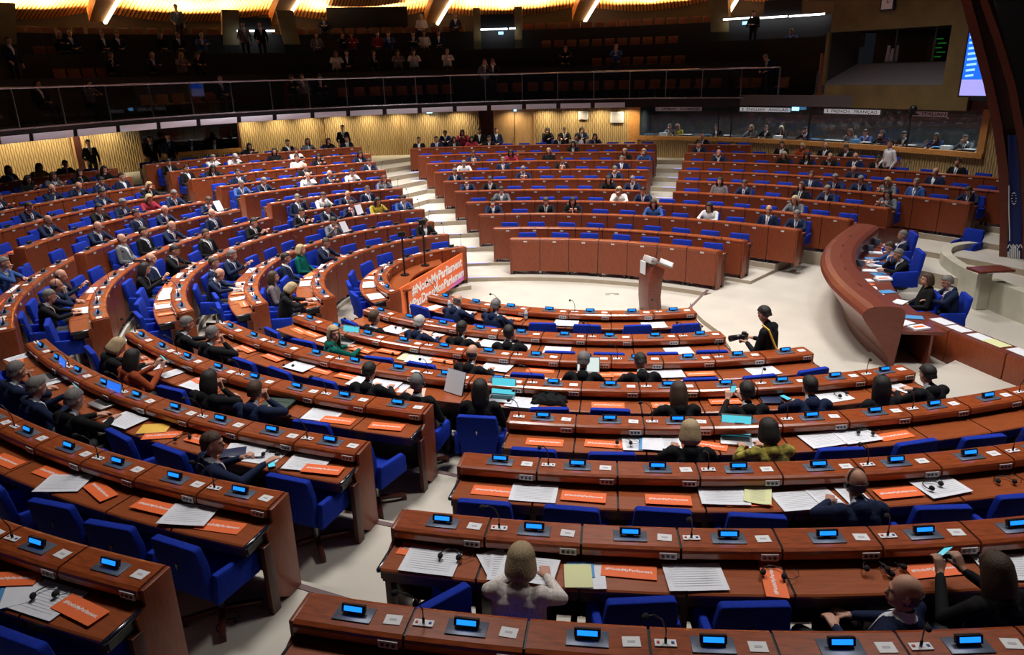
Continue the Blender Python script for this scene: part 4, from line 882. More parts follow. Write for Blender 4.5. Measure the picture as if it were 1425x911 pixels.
for px, py, w_, lab in ((120, 187, .34, 'beside the side door'), (182, 184, .34, 'beside the press window'), (600, 157, .24, 'under the balcony near the main stairs'), (1110, 156, .26, 'between the booth signs'), (718, 158, .10, 'over the pale door')):
    p, a, nr = along(px, .25); mb = MB().box((p.x, p.y, 3.56), (w_, .05, .12), rz=a); tag(mb.build('exit_sign', 'exit'), 'small blue lit exit sign ' + lab, 'exit sign', 'lit exit signs')
for px, z, w_, h_ in ((812, 3.27, .42, .34), (859, 3.18, .56, .44)):
    p, a, nr = along(px, .06); o = empty('wall_screen', (p.x, p.y, z), a, 'pale square panel on the slatted wall, %s' % ('the larger one' if w_ > .5 else 'the smaller one'), 'wall panel')
    MB().box((0, 0, 0), (w_, .05, h_)).build('casing', 'white', o, bevel=.008); MB().box((0, -.03, 0), (w_ * .8, .01, h_ * .75)).build('face', 'socket', o)
# ------------------------------------------------------------------ balcony
BP = cr([(-18.3, -4), (-17.3, -1.5), (-16.3, 1.2), (-15.6, 3.4), (-14.7, 6.0), (-13.4, 8.2), (-11.9, 9.9), (-10.2, 11.4), (-8.23, 12.6), (-6.01, 13.4), (-3.69, 14.0), (-1, 14.25), (1.6, 13.95), (4.0, 13.2), (6.2, 11.9), (8.1, 10.3)], 6)
bpx = [px_of((x, y, 3.95))[0] for x, y in BP]
def bpt(px):
    for i in range(len(BP) - 1):
        if bpx[i] <= px <= bpx[i + 1]:
            f = (px - bpx[i]) / (bpx[i + 1] - bpx[i]); return (BP[i][0] * (1 - f) + BP[i + 1][0] * f, BP[i][1] * (1 - f) + BP[i + 1][1] * f)
    return BP[0] if px < bpx[0] else BP[-1]
def resample(P, n):
    s = cum(P); T = np.linspace(0, s[-1], n); return [(float(np.interp(t, s, [p[0] for p in P])), float(np.interp(t, s, [p[1] for p in P]))) for t in T]
NB = 90; Bq = resample(BP, NB)
OUT = cr([(-31, -8), (-30, 0), (-28, 8), (-25.5, 14), (-21, 18.5), (-15, 21.6), (-8, 22.8), (-3, 22.8), (2, 22), (7, 20), (11, 17.5), (14, 14)], 8); Oq = resample(OUT, NB)
def mixp(t): return [(Bq[i][0] * (1 - t) + Oq[i][0] * t, Bq[i][1] * (1 - t) + Oq[i][1] * t) for i in range(NB)]
# tiers: risers at fractions of the depth
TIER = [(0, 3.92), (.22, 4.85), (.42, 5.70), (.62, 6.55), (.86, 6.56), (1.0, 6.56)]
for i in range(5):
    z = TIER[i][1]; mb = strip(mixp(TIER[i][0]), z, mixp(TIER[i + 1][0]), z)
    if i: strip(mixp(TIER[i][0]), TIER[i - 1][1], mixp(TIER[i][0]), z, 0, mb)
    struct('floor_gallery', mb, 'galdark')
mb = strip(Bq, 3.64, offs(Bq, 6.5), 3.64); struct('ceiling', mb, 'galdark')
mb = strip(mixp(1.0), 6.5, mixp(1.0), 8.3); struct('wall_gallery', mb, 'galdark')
mb = strip(Bq, 3.60, Bq, 3.92); strip(Bq, 3.92, mixp(.02), 3.92, 0, mb); struct('trim_50', mb, 'black')
# grey fascia panels
s = cum(BP); L_ = s[-1]; s1080 = None
pxs = [-60, -8, 38, 100, 160, 217, 273, 330, 380, 433, 483, 534, 583, 632, 680, 729, 777, 825, 873]
for i in range(len(pxs) - 1):
    a_, b_ = Vector((*bpt(pxs[i] + 3), 0)), Vector((*bpt(pxs[i + 1] - 3), 0)); d = b_ - a_; c = (a_ + b_) / 2; t = d.normalized(); nr = Vector((t.y, -t.x, 0))
    c += nr * .06; o = MB().box((c.x, c.y, 3.70), (d.length, .03, .20), rz=math.atan2(d.y, d.x), rx=R(8)).build('fascia_panel', 'fascia', bevel=.006)
    tag(o, 'pale grey balcony edge panel, %s from the booth end' % (ORD[len(pxs) - 2 - i] if len(pxs) - 2 - i < 17 else 'last'), 'panel', 'balcony edge panels')
# balustrade
gl = empty('glass_balustrade', (*bpt(600), 3.92), 0, 'long curved glass balustrade with steel handrail along the gallery', 'balustrade'); gv = Vector(gl.location)
END = 1082
bal = [bpt(p) for p in np.linspace(-150, END, 60)]
RZ = 5.02
MB().tube([(x - gv.x, y - gv.y, RZ - gv.z) for x, y in bal], .030, 8).build('handrail', 'rail2', gl, smooth=True)
MB().tube([(x - gv.x, y - gv.y, 3.95 - gv.z) for x, y in bal], .028, 6).build('bottom_rail', 'rail2', gl, smooth=True)
gp = [-40, 28, 92, 155, 214, 270, 326, 380, 432, 484, 536, 580, 628, 676, 727, 776, 826, 876, 926, 976, 1030, END]
for i, px in enumerate(gp):
    x, y = bpt(px); MB().box((x - gv.x, y - gv.y, 4.48 - gv.z), (.03 if px < END else .06, .03 if px < END else .06, 1.06)).build('post', 'metal' if px < END else 'rail2', gl)
    if i:
        ps = [bpt(q) for q in np.linspace(gp[i - 1] + 1, px - 1, 4)]
        m_ = MB(); q_ = offs(ps, .012); n = len(ps)
        m_.add([(x - gv.x, y - gv.y, z - gv.z) for z in (3.97, 5.0) for x, y in ps], [(k, k + 1, n + k + 1, n + k) for k in range(n - 1)]); m_.build('glass_pane', 'glass', gl)
# solid balcony parapet beyond the glass, and the olive wall with the control-room bay
wallN = None
pa, pb = Vector((*bpt(1040), 0)), along(1148)[0]
def quadwall(A, B_, z0, z1, mt, nm, th=.15):
    d = (B_ - A); t = d.normalized(); n_ = Vector((-t.y, t.x, 0)); c = (A + B_) / 2 + n_ * th / 2
    struct(nm, MB().box((c.x, c.y, (z0 + z1) / 2), (d.length, th, z1 - z0), rz=math.atan2(d.y, d.x)), mt)
A = Vector((*bpt(885), 0)); 
quadwall(Vector((*bpt(1030), 0)), along(1195, .25)[0], 3.66, 4.05, 'greyledge', 'wall_parapet')
OL = along(1146, .2)[0]; ORt = along(1345, .2)[0]; dO = (ORt - OL); tO = dO.normalized(); nO = Vector((tO.y, -tO.x, 0))
def onO(px, py, d=0): return at_plane(px, py, OL + nO * d, nO)
# olive wall with a window hole: four slabs around it
hl, hr = onO(1150, 46).dot(tO), onO(1325, 33).dot(tO); zt_, zb_ = onO(1240, 40).z, onO(1240, 118).z
ol0, ol1 = OL.dot(tO), ORt.dot(tO)
def oslab(u0, u1, z0, z1, nm, mt='olive', d=0, th=.12):
    c = OL + tO * ((u0 + u1) / 2 - ol0) - nO * (th / 2 - d); struct(nm, MB().box((c.x, c.y, (z0 + z1) / 2), (u1 - u0, th, z1 - z0), rz=math.atan2(tO.y, tO.x)), mt)
oslab(ol0, ol1, 3.64, zb_, 'wall_control_room'); oslab(ol0, ol1, zt_, 9.0, 'wall_control_room'); oslab(ol0 - .02, hl + .02, zb_, zt_, 'wall_control_room'); oslab(hr, ol1, zb_, zt_, 'wall_control_room')
def OP(u, z, d): return OL + tO * (u - ol0) + nO * d + Vector((0, 0, z))
zi = zb_ + (zt_ - zb_) * .40
mb = MB(); mb.add([OP(hl, zb_, 0), OP(hr, zb_, 0), OP(hr - .05, zi, -.9), OP(hl + .75, zi, -.9)], [(0, 1, 2, 3)], 0)
mb.add([OP(hl, zb_, 0), OP(hl + .75, zi, -.9), OP(hl + .75, zt_, -.9), OP(hl, zt_, 0)], [(0, 1, 2, 3)], 1)
mb.add([OP(hr, zb_, 0), OP(hr - .05, zi, -.9), OP(hr - .05, zt_, -.9), OP(hr, zt_, 0)], [(0, 1, 2, 3)], 1)
struct('wall_control_room', mb, ['greyledge', 'galwall'])
mb = MB(); mb.add([OP(hl + .75, zi, -.9), OP(hr - .05, zi, -.9), OP(hr - .05, zt_, -.9), OP(hl + .75, zt_, -.9)], [(0, 1, 2, 3)]); struct('window_3', mb, 'glass')
mb = MB(); mb.add([OP(hl, zb_ - .2, -3), OP(hr + 1, zb_ - .2, -3), OP(hr + 1, zt_, -3), OP(hl, zt_, -3)], [(0, 1, 2, 3)]); mb.add([OP(hl, zt_, 0), OP(hr + 1, zt_, 0), OP(hr + 1, zt_, -3), OP(hl, zt_, -3)], [(0, 1, 2, 3)]); struct('wall_control_room', mb, 'galdark')
for f in (.38, .75):
    struct('trim_%d' % (51 + int(f * 4)), MB().tube([OP(hl + .75 + (hr - hl - .8) * f, zi, -.88), OP(hl + .75 + (hr - hl - .8) * f, zt_, -.88)], .03, 6), 'plate')
rk = empty('equipment_rack', OP(hl + 3.0, zi - .5, -2.2), math.atan2(tO.y, tO.x), 'dark rack with green lights behind the control room window', 'rack')
MB().box((0, 0, .7), (.9, .4, 1.6)).build('cabinet', 'black', rk, bevel=.01)
M['green'] = mat('green_led', (0, .1, 0), .4, emit=(.05, .9, .1), es=.12)
for q in range(5): MB().box((-.1 + .12 * (q % 2), -.21, .65 + q * .14), (.28, .01, .03)).build('indicator', 'green', rk)
sh = MB()
for q in range(3): sh.tube([OP(hl + 1.7 + q * .15, zi + .02, -1.1), OP(hl + 1.72 + q * .15, zi + .55 - .1 * (q == 1), -1.1)], [.07, .05], 8)
tag(sh.build('draped_shirt', 'fascia', bevel=0), 'pale cloth hanging behind the control room window', 'cloth')
# clock
q = onO(1236, 4, .06); ck = empty('wall_clock', q, math.atan2(tO.y, tO.x), 'square wall clock with pale face on the olive wall', 'clock')
MB().box((0, 0, 0), (.50, .10, .50)).build('case', 'black', ck, bevel=.03); MB().box((0, -.055, 0), (.38, .02, .38)).build('face', 'white', ck, bevel=.01)
MB().box((0, -.07, .06), (.015, .01, .13)).box((.04, -.07, 0), (.09, .01, .015)).build('hands', 'black', ck)
# upright orange post and small camera by the olive wall
p = at_plane(1140, 128, OL, nO); mb = MB().box((p.x, p.y, 4.75), (.14, .10, 1.4)); mb.box((p.x + .1, p.y, 4.07), (.5, .3, .05)); tag(mb.build('orange_post', 'seatO'), 'narrow orange painted post against the olive wall', 'post')
q = onO(1271, 152, .25); cmo = empty('ceiling_camera', q, 0, 'small black remote camera over the booth windows', 'camera')
MB().ell((0, 0, 0), (.12, .12, .13), 12, 8).build('housing', 'black', cmo, smooth=True); MB().box((0, 0, -.16), (.3, .2, .04)).build('mount', 'black', cmo)
# big screen beyond the bay
SPt = along(1392, .6)[0]; sA = at_plane(1345, 90, SPt, nO); 
def onS(px, py): return at_plane(px, py, SPt, nO)
z0_, z1_ = onS(1350, 133).z, onS(1350, 30).z; u0, u1 = onS(1342, 90).dot(tO), onS(1400, 90).dot(tO); c = SPt + tO * ((u0 + u1) / 2 - SPt.dot(tO)); rzS = math.atan2(tO.y, tO.x)
sc = empty('projection_screen', (c.x, c.y, (z0_ + z1_) / 2), rzS, 'bright blue projection screen beside the wooden arch', 'screen')
M['bigscr'] = mat('blue_slide', (.0, .02, .1), .5, emit=(.01, .13, 1.0), es=1.3); M['slidew'] = mat('slide_text', (.1, .2, .3), .5, emit=(.35, .75, 1), es=1.1); M['slidep'] = mat('slide_band', (.1, .1, .2), .5, emit=(.42, .40, .95), es=1.0)
W_, H_ = u1 - u0, z1_ - z0_
MB().box((0, .03, 0), (W_ + .1, .05, H_ + .1)).build('casing', 'black', sc); MB().box((0, 0, .1 * H_), (W_, .02, H_ * .8)).build('slide', 'bigscr', sc); MB().box((0, 0, -.39 * H_), (W_, .022, H_ * .22)).build('caption_band', 'slidep', sc)
for q in range(8): MB().box((-W_ * (.30 + .004 * q), -.015, H_ * (.30 - .075 * q)), (W_ * (.34 - .02 * q), .01, H_ * .03), ry=R(-6)).build('text_line', 'slidew', sc)
# ------------------------------------------------------------------ gallery back, columns, ribs, canopy
def gpt(px, t, z):
    i = min(range(NB), key=lambda i: abs(px_of((mixp(t)[i][0], mixp(t)[i][1], z))[0] - px)); return Vector((*mixp(t)[i], z))
def gpt2(px, t, z):
    P = mixp(t)
    xs = [px_of((p[0], p[1], z))[0] for p in P]
    for i in range(NB - 1):
        if xs[i] <= px <= xs[i + 1]:
            f = (px - xs[i]) / (xs[i + 1] - xs[i]); a, b = P[i], P[i + 1]; d = (Vector(b) - Vector(a)).normalized()
            return Vector((a[0] * (1 - f) + b[0] * f, a[1] * (1 - f) + b[1] * f, z)), math.atan2(d.y, d.x)
    return Vector((*P[0], z)), 0
tn = 60
for px, w_, lean in ((325, .7, -.5), (408, .75, .5), (665, .35, 0), (722, .35, 0), (1000, .8, .5), (8, 1.1, -.8)):
    p, a = gpt2(px, .62, 6.0); zb = 5.4; zt = 8.0
    t = Vector((math.cos(a), math.sin(a), 0)); mb = MB()
    b0, b1 = p + t * lean * .3, p - t * lean * .3
    mb.prism([b0 - t * w_ / 2 + Vector((0, 0, zb - 6)), b0 + t * w_ / 2 + Vector((0, 0, zb - 6)), b1 + t * w_ / 2 + Vector((0, 0, zt - 6)), b1 - t * w_ / 2 + Vector((0, 0, zt - 6))], (0, 0, 0), (-t.y * .5, t.x * .5, 0))
    struct('trim_%d' % tn, mb, 'olive'); tn += 1
def darkdoor(px, lab, w_=1.6):
    p, a = gpt2(px, .64, 6.0); o = MB().box((p.x, p.y, 6.45), (w_, .1, 2.5), rz=a).build('door_%d' % (2 + px // 300), 'black'); tag(o, kind='structure')
for px in (358, 693, 1085): darkdoor(px, '')
def tube_light(px0, px1, py, t, lab):
    for k, (a_, b_) in enumerate(((px0, px1),)):
        z = 7.2
        for _ in range(6):
            p, a = gpt2((a_ + b_) / 2, t, z); pj = px_of(p)[1]; z += (pj - py) / 28
        p0, _a = gpt2(a_, t, z); p1, _a = gpt2(b_, t, z); d = p1 - p0; c = (p0 + p1) / 2
        o = empty('tube_light', c, math.atan2(d.y, d.x), lab, 'ceiling light', 'lit tube lights of the gallery'); MB().box((0, 0, 0), (d.length, .10, .06)).build('lit_tube', 'tube', o); MB().box((0, 0, .05), (d.length, .16, .05)).build('housing', 'metal', o)
tube_light(330, 382, 43, .58, 'tube light over the gallery door beside the olive columns'); tube_light(669, 706, 40.5, .58, 'longer tube light over the middle gallery door'); tube_light(709, 717, 39.5, .58, 'short tube light over the middle gallery door')
tube_light(1007, 1047, 26, .58, 'tube light of the line near the control room, furthest from it'); tube_light(1051, 1095, 24, .58, 'tube light of the line near the control room, middle one'); tube_light(1099, 1147, 21, .58, 'tube light of the line near the control room, nearest to it')
for px, py, t in ((340, 51, .58), (697, 46, .58), (1037, 32, .58)):
    z = 7.0
    for _ in range(6): p, a = gpt2(px, t, z); z += (px_of(p)[1] - py) / 28
    tag(MB().box(p, (.22, .05, .12), rz=a).build('exit_sign', 'exit'), 'small blue lit exit sign under the tube light at the %s gallery door' % {340: 'olive column', 697: 'middle', 1037: 'control room'}[px], 'exit sign', 'lit exit signs')
# dark suspended booth at the gallery back
p, a = gpt2(512, .86, 8.3)
for _ in range(8): p, a = gpt2(512, .86, p.z + (px_of(p)[1] - 25) / 28)
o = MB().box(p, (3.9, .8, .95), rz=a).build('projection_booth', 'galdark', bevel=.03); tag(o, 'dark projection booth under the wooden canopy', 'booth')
# canopy of wooden slats
def zc(i, base, sag):
    px = px_of((*Oq[i], 8))[0]; return base
ribs = [-110, 135, 385, 600, 805, 1003, 1200]
prof = [(1.03, 8.0), (.99, 8.25), (.93, 8.60), (.83, 9.10), (.66, 9.65), (.40, 10.2), (.0, 10.8), (-.5, 11.4)]
pj = [px_of((*mixp(1.0)[i], 7.9))[0] for i in range(NB)]
def sag(i):
    x = pj[i]
    for a_, b_ in zip(ribs, ribs[1:]):
        if a_ <= x <= b_: return -math.sin(PI * (x - a_) / (b_ - a_)) * .42
    return 0
mb = MB(); NN = NB
vs = []; 
for t, z in prof:
    P = mixp(t); vs += [(P[i][0], P[i][1], z + sag(i) * max(0, min(1, (t + .2)))) for i in range(NN)]
mb.add(vs, [(r * NN + i, r * NN + i + 1, (r + 1) * NN + i + 1, (r + 1) * NN + i) for r in range(len(prof) - 1) for i in range(NN - 1)])
o = mb.build('ceiling', 'canopy', smooth=True); tag(o, kind='structure'); uvl = o.data.uv_layers.new(name='UVMap'); sO = cum(Oq)
for l in o.data.loops:
    v = l.vertex_index; uvl.data[l.index].uv = (sO[v % NN], v // NN * .5)
for i, px in enumerate(ribs[:-1]):
    p, a = gpt2(max(px, -100), .90, 8.2)
    for _ in range(8): p, a = gpt2(max(px, -100), .90, p.z + (px_of(p)[1] - [30, 30, 35, 32, 29, 19][i]) / 28)
    tgt = Vector((9, -6, 0)); d = (tgt - p); d.z = 0; d.normalize(); sd = Vector((-d.y, d.x, 0)); q = p + d * 7 + Vector((0, 0, 3.0))
    rb = empty('ceiling_rib', p, 0, 'curved wooden ceiling rib with a lit edge, %s from the control room' % ORD[5 - i], 'rib', 'wooden ribs of the canopy'); rb_ = Vector(p)
    cv = [Vector((0, 0, 0)), d * 1.2 + Vector((0, 0, .75)), d * 3.2 + Vector((0, 0, 1.75)), d * 7 + Vector((0, 0, 3.0))]
    m_ = MB(); vs = []
    for k, c in enumerate(cv): 
        w_ = .34 + .1 * k; h_ = .55
        vs += [c - sd * w_, c + sd * w_, c + sd * w_ + Vector((0, 0, h_)), c - sd * w_ + Vector((0, 0, h_))]
    m_.add(vs, [(4 * k + e, 4 * k + 4 + e, 4 * k + 4 + (e + 1) % 4, 4 * k + (e + 1) % 4) for k in range(3) for e in range(4)] + [(0, 1, 2, 3), (12, 13, 14, 15)]); m_.build('beam', 'goldwood', rb)
    m_ = MB().tube([c - sd * (.34 + .1 * k) * -1.0 + Vector((0, 0, -.04)) for k, c in enumerate(cv)], .085, 6); m_.build('light_strip', 'lampw', rb)
for px, py in ((128, 12), (595, 20)):
    z = 8.2; p, a = gpt2(px, .9, z)
    o = empty('spotlight', at_plane(px, py, p, (0, 1, 0)), 0, 'small white spotlight beside the %s ceiling rib' % ('outermost lit' if px < 200 else 'middle'), 'spotlight', 'gallery spotlights'); MB().tube([(0, 0, 0), (.28, -.05, -.16)], .09, 10).build('lamp_body', 'metal', o); MB().tube([(-.02, 0, .01), (-.03, 0, .02)], .085, 10).build('lens', 'tube', o)
# gallery seats
sb = MB().box((0, .10, .56), (.44, .05, .36), rx=R(-8)).mesh('seat_back', ['seatO'], bevel=.02); ss = MB().box((0, -.06, .40), (.42, .34, .05), rx=R(-4)).mesh('seat_cushion', ['seatO'], bevel=.015); sl = MB().box((0, .05, .19), (.05, .25, .38)).mesh('seat_leg', ['black'])
GROWS = [(.11, 3.92, [(210, 322, 22), (480, 530, 22), (540, 640, 21), (700, 1000, 21)], 'first'), (.31, 4.85, [(90, 160, 20), (830, 960, 19)], 'second'), (.51, 5.70, [(62, 110, 20), (760, 945, 17.5)], 'third'), (.72, 6.55, [(32, 310, 20.5), (420, 655, 17), (735, 985, 16.5)], 'fourth')]
gpos = {}
for t, z, spans, nm in GROWS:
    lst = []
    for a_, b_, st in spans:
        x = a_
        while x <= b_:
            p, a = gpt2(x, t, z); lst.append((p, a, x)); x += st
    lst.sort(key=lambda q: q[2])
    for q, (p, a, x) in enumerate(lst):
        side = 'before the end column' if x < 330 else ('between the columns' if x < 700 else 'beyond the middle door')
        o = empty('gallery_seat', p, a, 'orange folding gallery seat, %s tier, %s' % (nm, side), 'seat', 'orange gallery seats, %s tier, %s' % (nm, side)); link('seat_back', sb, o); link('seat_cushion', ss, o); link('seat_leg', sl, o)
for q, px in enumerate((1031, 1048, 1086)):
    p = Vector((*bpt(px), 3.92)) ; n_ = Vector((.35, .9, 0)); p += n_ * (.7 if px < 1080 else .5); o = empty('gallery_seat', p, -.7, 'orange gallery seat at the booth end, %s from the handrail end' % ORD[2 - q], 'seat', 'orange gallery seats at the booth end'); link('seat_back', sb, o); link('seat_cushion', ss, o); link('seat_leg', sl, o)
# desk fronts of the gallery tiers
for t, z in ((.255, 4.85), (.455, 5.70), (.655, 6.55)):
    P = mixp(t - .03); Q = mixp(t - .005); mb = strip(P, z - .1, P, z + .42); strip(P, z + .42, Q, z + .42, 0, mb); struct('trim_%d' % tn, mb, 'galdark'); tn += 1
# ------------------------------------------------------------------ presidency
TP = [(1187.5, 317), (1147, 344), (1140, 367), (1154, 398), (1181, 418), (1208, 437)]
TOPZ = 1.22
tp = [at_z(x, y, TOPZ) for x, y in TP]
PRC = cr([(6.35, .35), (5.35, -1.0), (4.62, -2.2), (4.06, -3.5), (3.70, -4.9), (3.52, -6.55)], 5)
def po(d): return offs(PRC, d)
def prs(prof, name, mt, parent, **k):
    """profile (d, z) swept along the curved desk; d grows towards the presidents' side"""
    m_ = MB(); n = len(PRC); pv = parent.location; rings = []
    L_ = [po(d) for d, z in prof]
    for i in range(n): rings += [(L_[q][i][0] - pv.x, L_[q][i][1] - pv.y, prof[q][1] - pv.z) for q in range(len(prof))]
    m = len(prof); m_.add(rings, [(i * m + j, (i + 1) * m + j, (i + 1) * m + (j + 1) % m, i * m + (j + 1) % m) for i in range(n - 1) for j in range(m)] + [tuple(range(m)), tuple(range((n - 1) * m, n * m))[::-1]])
    return m_.build(name, mt, parent, smooth=False, **k)
# which side is the presidents' side? offs(+d) is to the left of travel (towards +x here)
pd = empty('presidency_desk', (4.3, -3.2, BZ), 0, 'long curved mahogany presidency desk with a rounded top', 'desk')
prs([(.55, .12), (.52, .35), (.25, .75), (.06, 1.00), (.0, 1.10), (.02, 1.17), (.08, 1.23), (.18, 1.26), (.40, 1.27), (.60, 1.25), (.68, 1.19), (.70, 1.10), (.62, .12)], 'curved_front', 'mahog', pd)
prs([(.60, .0), (.56, .14), (.72, .14), (.72, .0)], 'plinth', 'riser', pd)
prs([(.66, .78), (.66, .82), (1.38, .82), (1.40, .80), (1.38, .76)], 'worktop', 'mahog', pd)
prs([(1.20, .10), (1.20, .76), (1.16, .76), (1.16, .10)], 'rear_panel', 'mahog', pd)
for i, f in enumerate((.22, .38, .54, .70, .86)):
    k = int(f * (len(PRC) - 1)); x, y = po(.38)[k]; d = (Vector(PRC[k + 1]) - Vector(PRC[k])).normalized(); MB().box((x - pd.location.x, y - pd.location.y, 1.272 - BZ), (.22, .018, .006), rz=math.atan2(d.y, d.x)).build('inlay_slot', 'black', pd)
# low panelled barrier beside it
def lowwall(P, z0, z1, w_):
    for i in range(len(P) - 1):
        a_, b_ = Vector((*P[i], 0)), Vector((*P[i + 1], 0)); d = b_ - a_; t = d.normalized(); n_ = Vector((-t.y, t.x, 0)); c = (a_ + b_) / 2
        o = empty('barrier_unit', (c.x, c.y, BZ), math.atan2(d.y, d.x), 'brown panelled barrier unit beside the presidency desk, %s from it' % ORD[i], 'barrier', 'brown barrier units')
        MB().box((0, -.02, (z1 - BZ) / 2 + .03), (d.length - .02, .06, z1 - BZ - .06)).build('front_panel', 'panel', o, bevel=.004)
        MB().box((0, .16, z1 - BZ), (d.length - .012, w_, .035)).build('ledge', 'mahog', o, bevel=.008); MB().box((0, .30, (z1 - BZ) / 2), (d.length - .04, .03, z1 - BZ)).build('rear_panel', 'darkwood', o)
LW = [(4.98, -5.42), (5.14, -6.42), (5.42, -7.52), (5.82, -8.6), (6.35, -9.7), (7.0, -10.8)]
lowwall(LW, BZ, .74, .40)
for i, (f, dx, mt) in enumerate(((.55, .18, 'paper'), (.95, .18, 'paper'), (1.35, .18, 'paper'), (1.62, .18, 'yellowp'), (2.0, .2, 'paper'), (2.35, .2, 'paper'))):
    k = int(f); g = f - k; x = LW[k][0] * (1 - g) + LW[k + 1][0] * g + dx; y = LW[k][1] * (1 - g) + LW[k + 1][1] * g
    o = MB().box((x, y, .764 + .001 * i), (.24, .36, .006), rz=.22).build('barrier_paper', mt); tag(o, '%s sheet on the barrier ledge, %s from the presidency desk' % ('yellow' if mt == 'yellowp' else 'white', ORD[i]), 'paper', 'sheets on the barrier ledge')
# papers along the presidency worktop
r3 = random.Random(11); k_ = 0
for i in range(26):
    f = (i + .5) / 26 * .97 + .02; kk = f * (len(PRC) - 1); k = int(kk); d = .86 + .42 * r3.random(); P = po(d); x = P[k][0] * (1 - (kk - k)) + P[min(k + 1, len(P) - 1)][0] * (kk - k); y = P[k][1] * (1 - (kk - k)) + P[min(k + 1, len(P) - 1)][1] * (kk - k)
    mt = ['paper', 'paper', 'paper', 'orange', 'paper', 'bluef'][i % 6] if r3.random() < .8 else 'paper'; th = .004 + .03 * r3.random() * (mt == 'paper')
    o = empty('document', (x, y, .825 + .002 * (i % 3)), r3.uniform(-.4, .9), '%s document on the presidency worktop, %s from its far end' % ({'paper': 'white', 'orange': 'orange', 'bluef': 'blue'}[mt], (ORD + ['eighteenth', 'nineteenth', 'twentieth', 'twenty-first', 'twenty-second', 'twenty-third', 'twenty-fourth', 'twenty-fifth', 'twenty-sixth'])[i]), 'document', 'documents on the presidency worktop')
    MB().box((0, 0, th / 2), (.30, .21, th)).build('pages', mt, o)
    if mt == 'paper' and i % 4 == 1: MB().box((0, 0, th + .002), (.20, .07, .002)).build('red_band', 'orange', o)
for i, f in enumerate((.10, .17, .42)):
    k = int(f * (len(PRC) - 1)); x, y = po(.78)[k]; o = empty('desk_monitor', (x, y, .83), .5, 'small blue-lit monitor on the presidency desk, %s from its far end' % ORD[i], 'monitor', 'presidency monitors')
    MB().box((0, 0, .13), (.04, .20, .14)).build('casing', 'plate', o, bevel=.006); MB().box((.025, 0, .13), (.004, .18, .12)).build('screen', 'bluescr', o)
# dark folding table end panel behind the desk
o = MB().prism([(6.35, .35, .05), (8.6, 1.35, .05), (8.6, 1.35, .80), (6.35, .35, 1.22)], (0, 0, 0), (.05, -.12, 0)).build('side_counter', 'mahog', bevel=.01); tag(o, 'dark mahogany counter side running back from the far end of the presidency desk', 'counter')
# seated presidency members
def facing(x, y, tx, ty): return math.atan2(ty - y, tx - x) + PI / 2
HP = [((1256, 327), 'gs', 'N', 'lap', 'grey-haired person in dark suit, highest chair at the far end of the presidency desk'), ((1238, 342), 'bs', 'B', 'desk', 'brown-haired person in blue jacket leaning over the presidency papers'),
      ((1250, 352), 'gs', 'K', 'chin', 'grey-haired person in black suit with hand to chin at the presidency desk'), ((1290, 388), 'bB', 'K', 'lap', 'curly brown-haired person in black with red scarf at the presidency desk'), ((1318, 390), 'gs', 'N', 'desk', 'grey-haired person in navy suit at the near end of the presidency desk')]
for i, ((px, py), hs, top, pose, lab) in enumerate(HP):
    hz = BZ + 1.19; p = at_z(px, py, hz); a = facing(p.x, p.y, p.x - 5, p.y + 1.2); off = {'lap': .12, 'desk': -.05, 'chin': -.07}[pose]
    bk = Vector((-math.sin(a), math.cos(a), 0)); loc = Vector((p.x, p.y, BZ)) - bk * off
    person(pose, hs, top, loc, a, lab, 'presidency members', fine=True)
    c = chair(loc + bk * .02, a, 'tall blue armchair under the presidency member %s from the far end' % ORD[i], 'presidency armchairs'); 
    if i in (0, 2): c.scale = (1.15, 1.1, 1.35)
# ------------------------------------------------------------------ lectern
q = at_z(905, 434, STAGE); lc = empty('lectern', (q.x + .02, q.y + .1, STAGE), R(20), 'curved wooden lectern with a clear reading rest on the speaking floor', 'lectern')
m_ = MB(); pr_ = [(-.16, 0), (-.20, .35), (-.20, .7), (-.14, 1.0), (-.05, 1.10), (.20, .98), (.14, .75), (.12, .35), (.16, 0)]
m_.prism([(x, -.22, z) for x, z in pr_], (0, 0, 0), (0, .44, 0)); m_.build('curved_body', 'mahog', lc, bevel=.012)
MB().box((.12, 0, 1.10), (.52, .50, .025), ry=R(22)).build('reading_rest', 'metal', lc, bevel=.006); MB().box((.36, 0, 1.06), (.03, .5, .10), ry=R(22)).build('clear_rim', 'bottle', lc, bevel=.004)
MB().box((-.06, .0, 1.17), (.16, .34, .14), ry=R(20)).build('control_panel', 'socket', lc, bevel=.01); MB().tube([(.1, .12, 1.15), (.2, .12, 1.3), (.3, .1, 1.33)], .006, 6).build('microphone', 'black', lc)
o = MB().box((-.23, .0, 1.02), (.02, .2, .28)).build('notice', 'paper', lc)
# ------------------------------------------------------------------ banner
A_, B_ = at_z(562, 446, STAGE + .0), at_z(652.5, 384, STAGE); A_ = Vector((-4.68, -3.45, .20)); B_ = Vector((-3.46, -.10, .20)); d = B_ - A_
q1 = at_z(553, 402, .5)
rz_ = math.atan2(d.y, d.x); c = (A_ + B_) / 2; sg = empty('banner_board', c, rz_, 'long orange banner board lettered #NotInMyParliament on the speaking floor', 'banner')
Lb, Hb = d.length, .70; print('banner', [px_of(v) for v in (A_, B_, A_ + Vector((0, 0, .72)), B_ + Vector((0, 0, .72)))])
MB().box((0, .0, Hb / 2), (Lb, .03, Hb)).build('board', 'orange', sg); 
M['pink'] = mat('pink_print', (.62, .13, .42), .55)
MB().prism([(Lb * .16, -.0165, .0), (Lb / 2 - .01, -.0165, .0), (Lb / 2 - .01, -.0165, Hb * .44), (Lb * .36, -.0165, Hb * .34)], (0, 0, 0), (0, -.001, 0)).build('pink_patch', 'pink', sg)
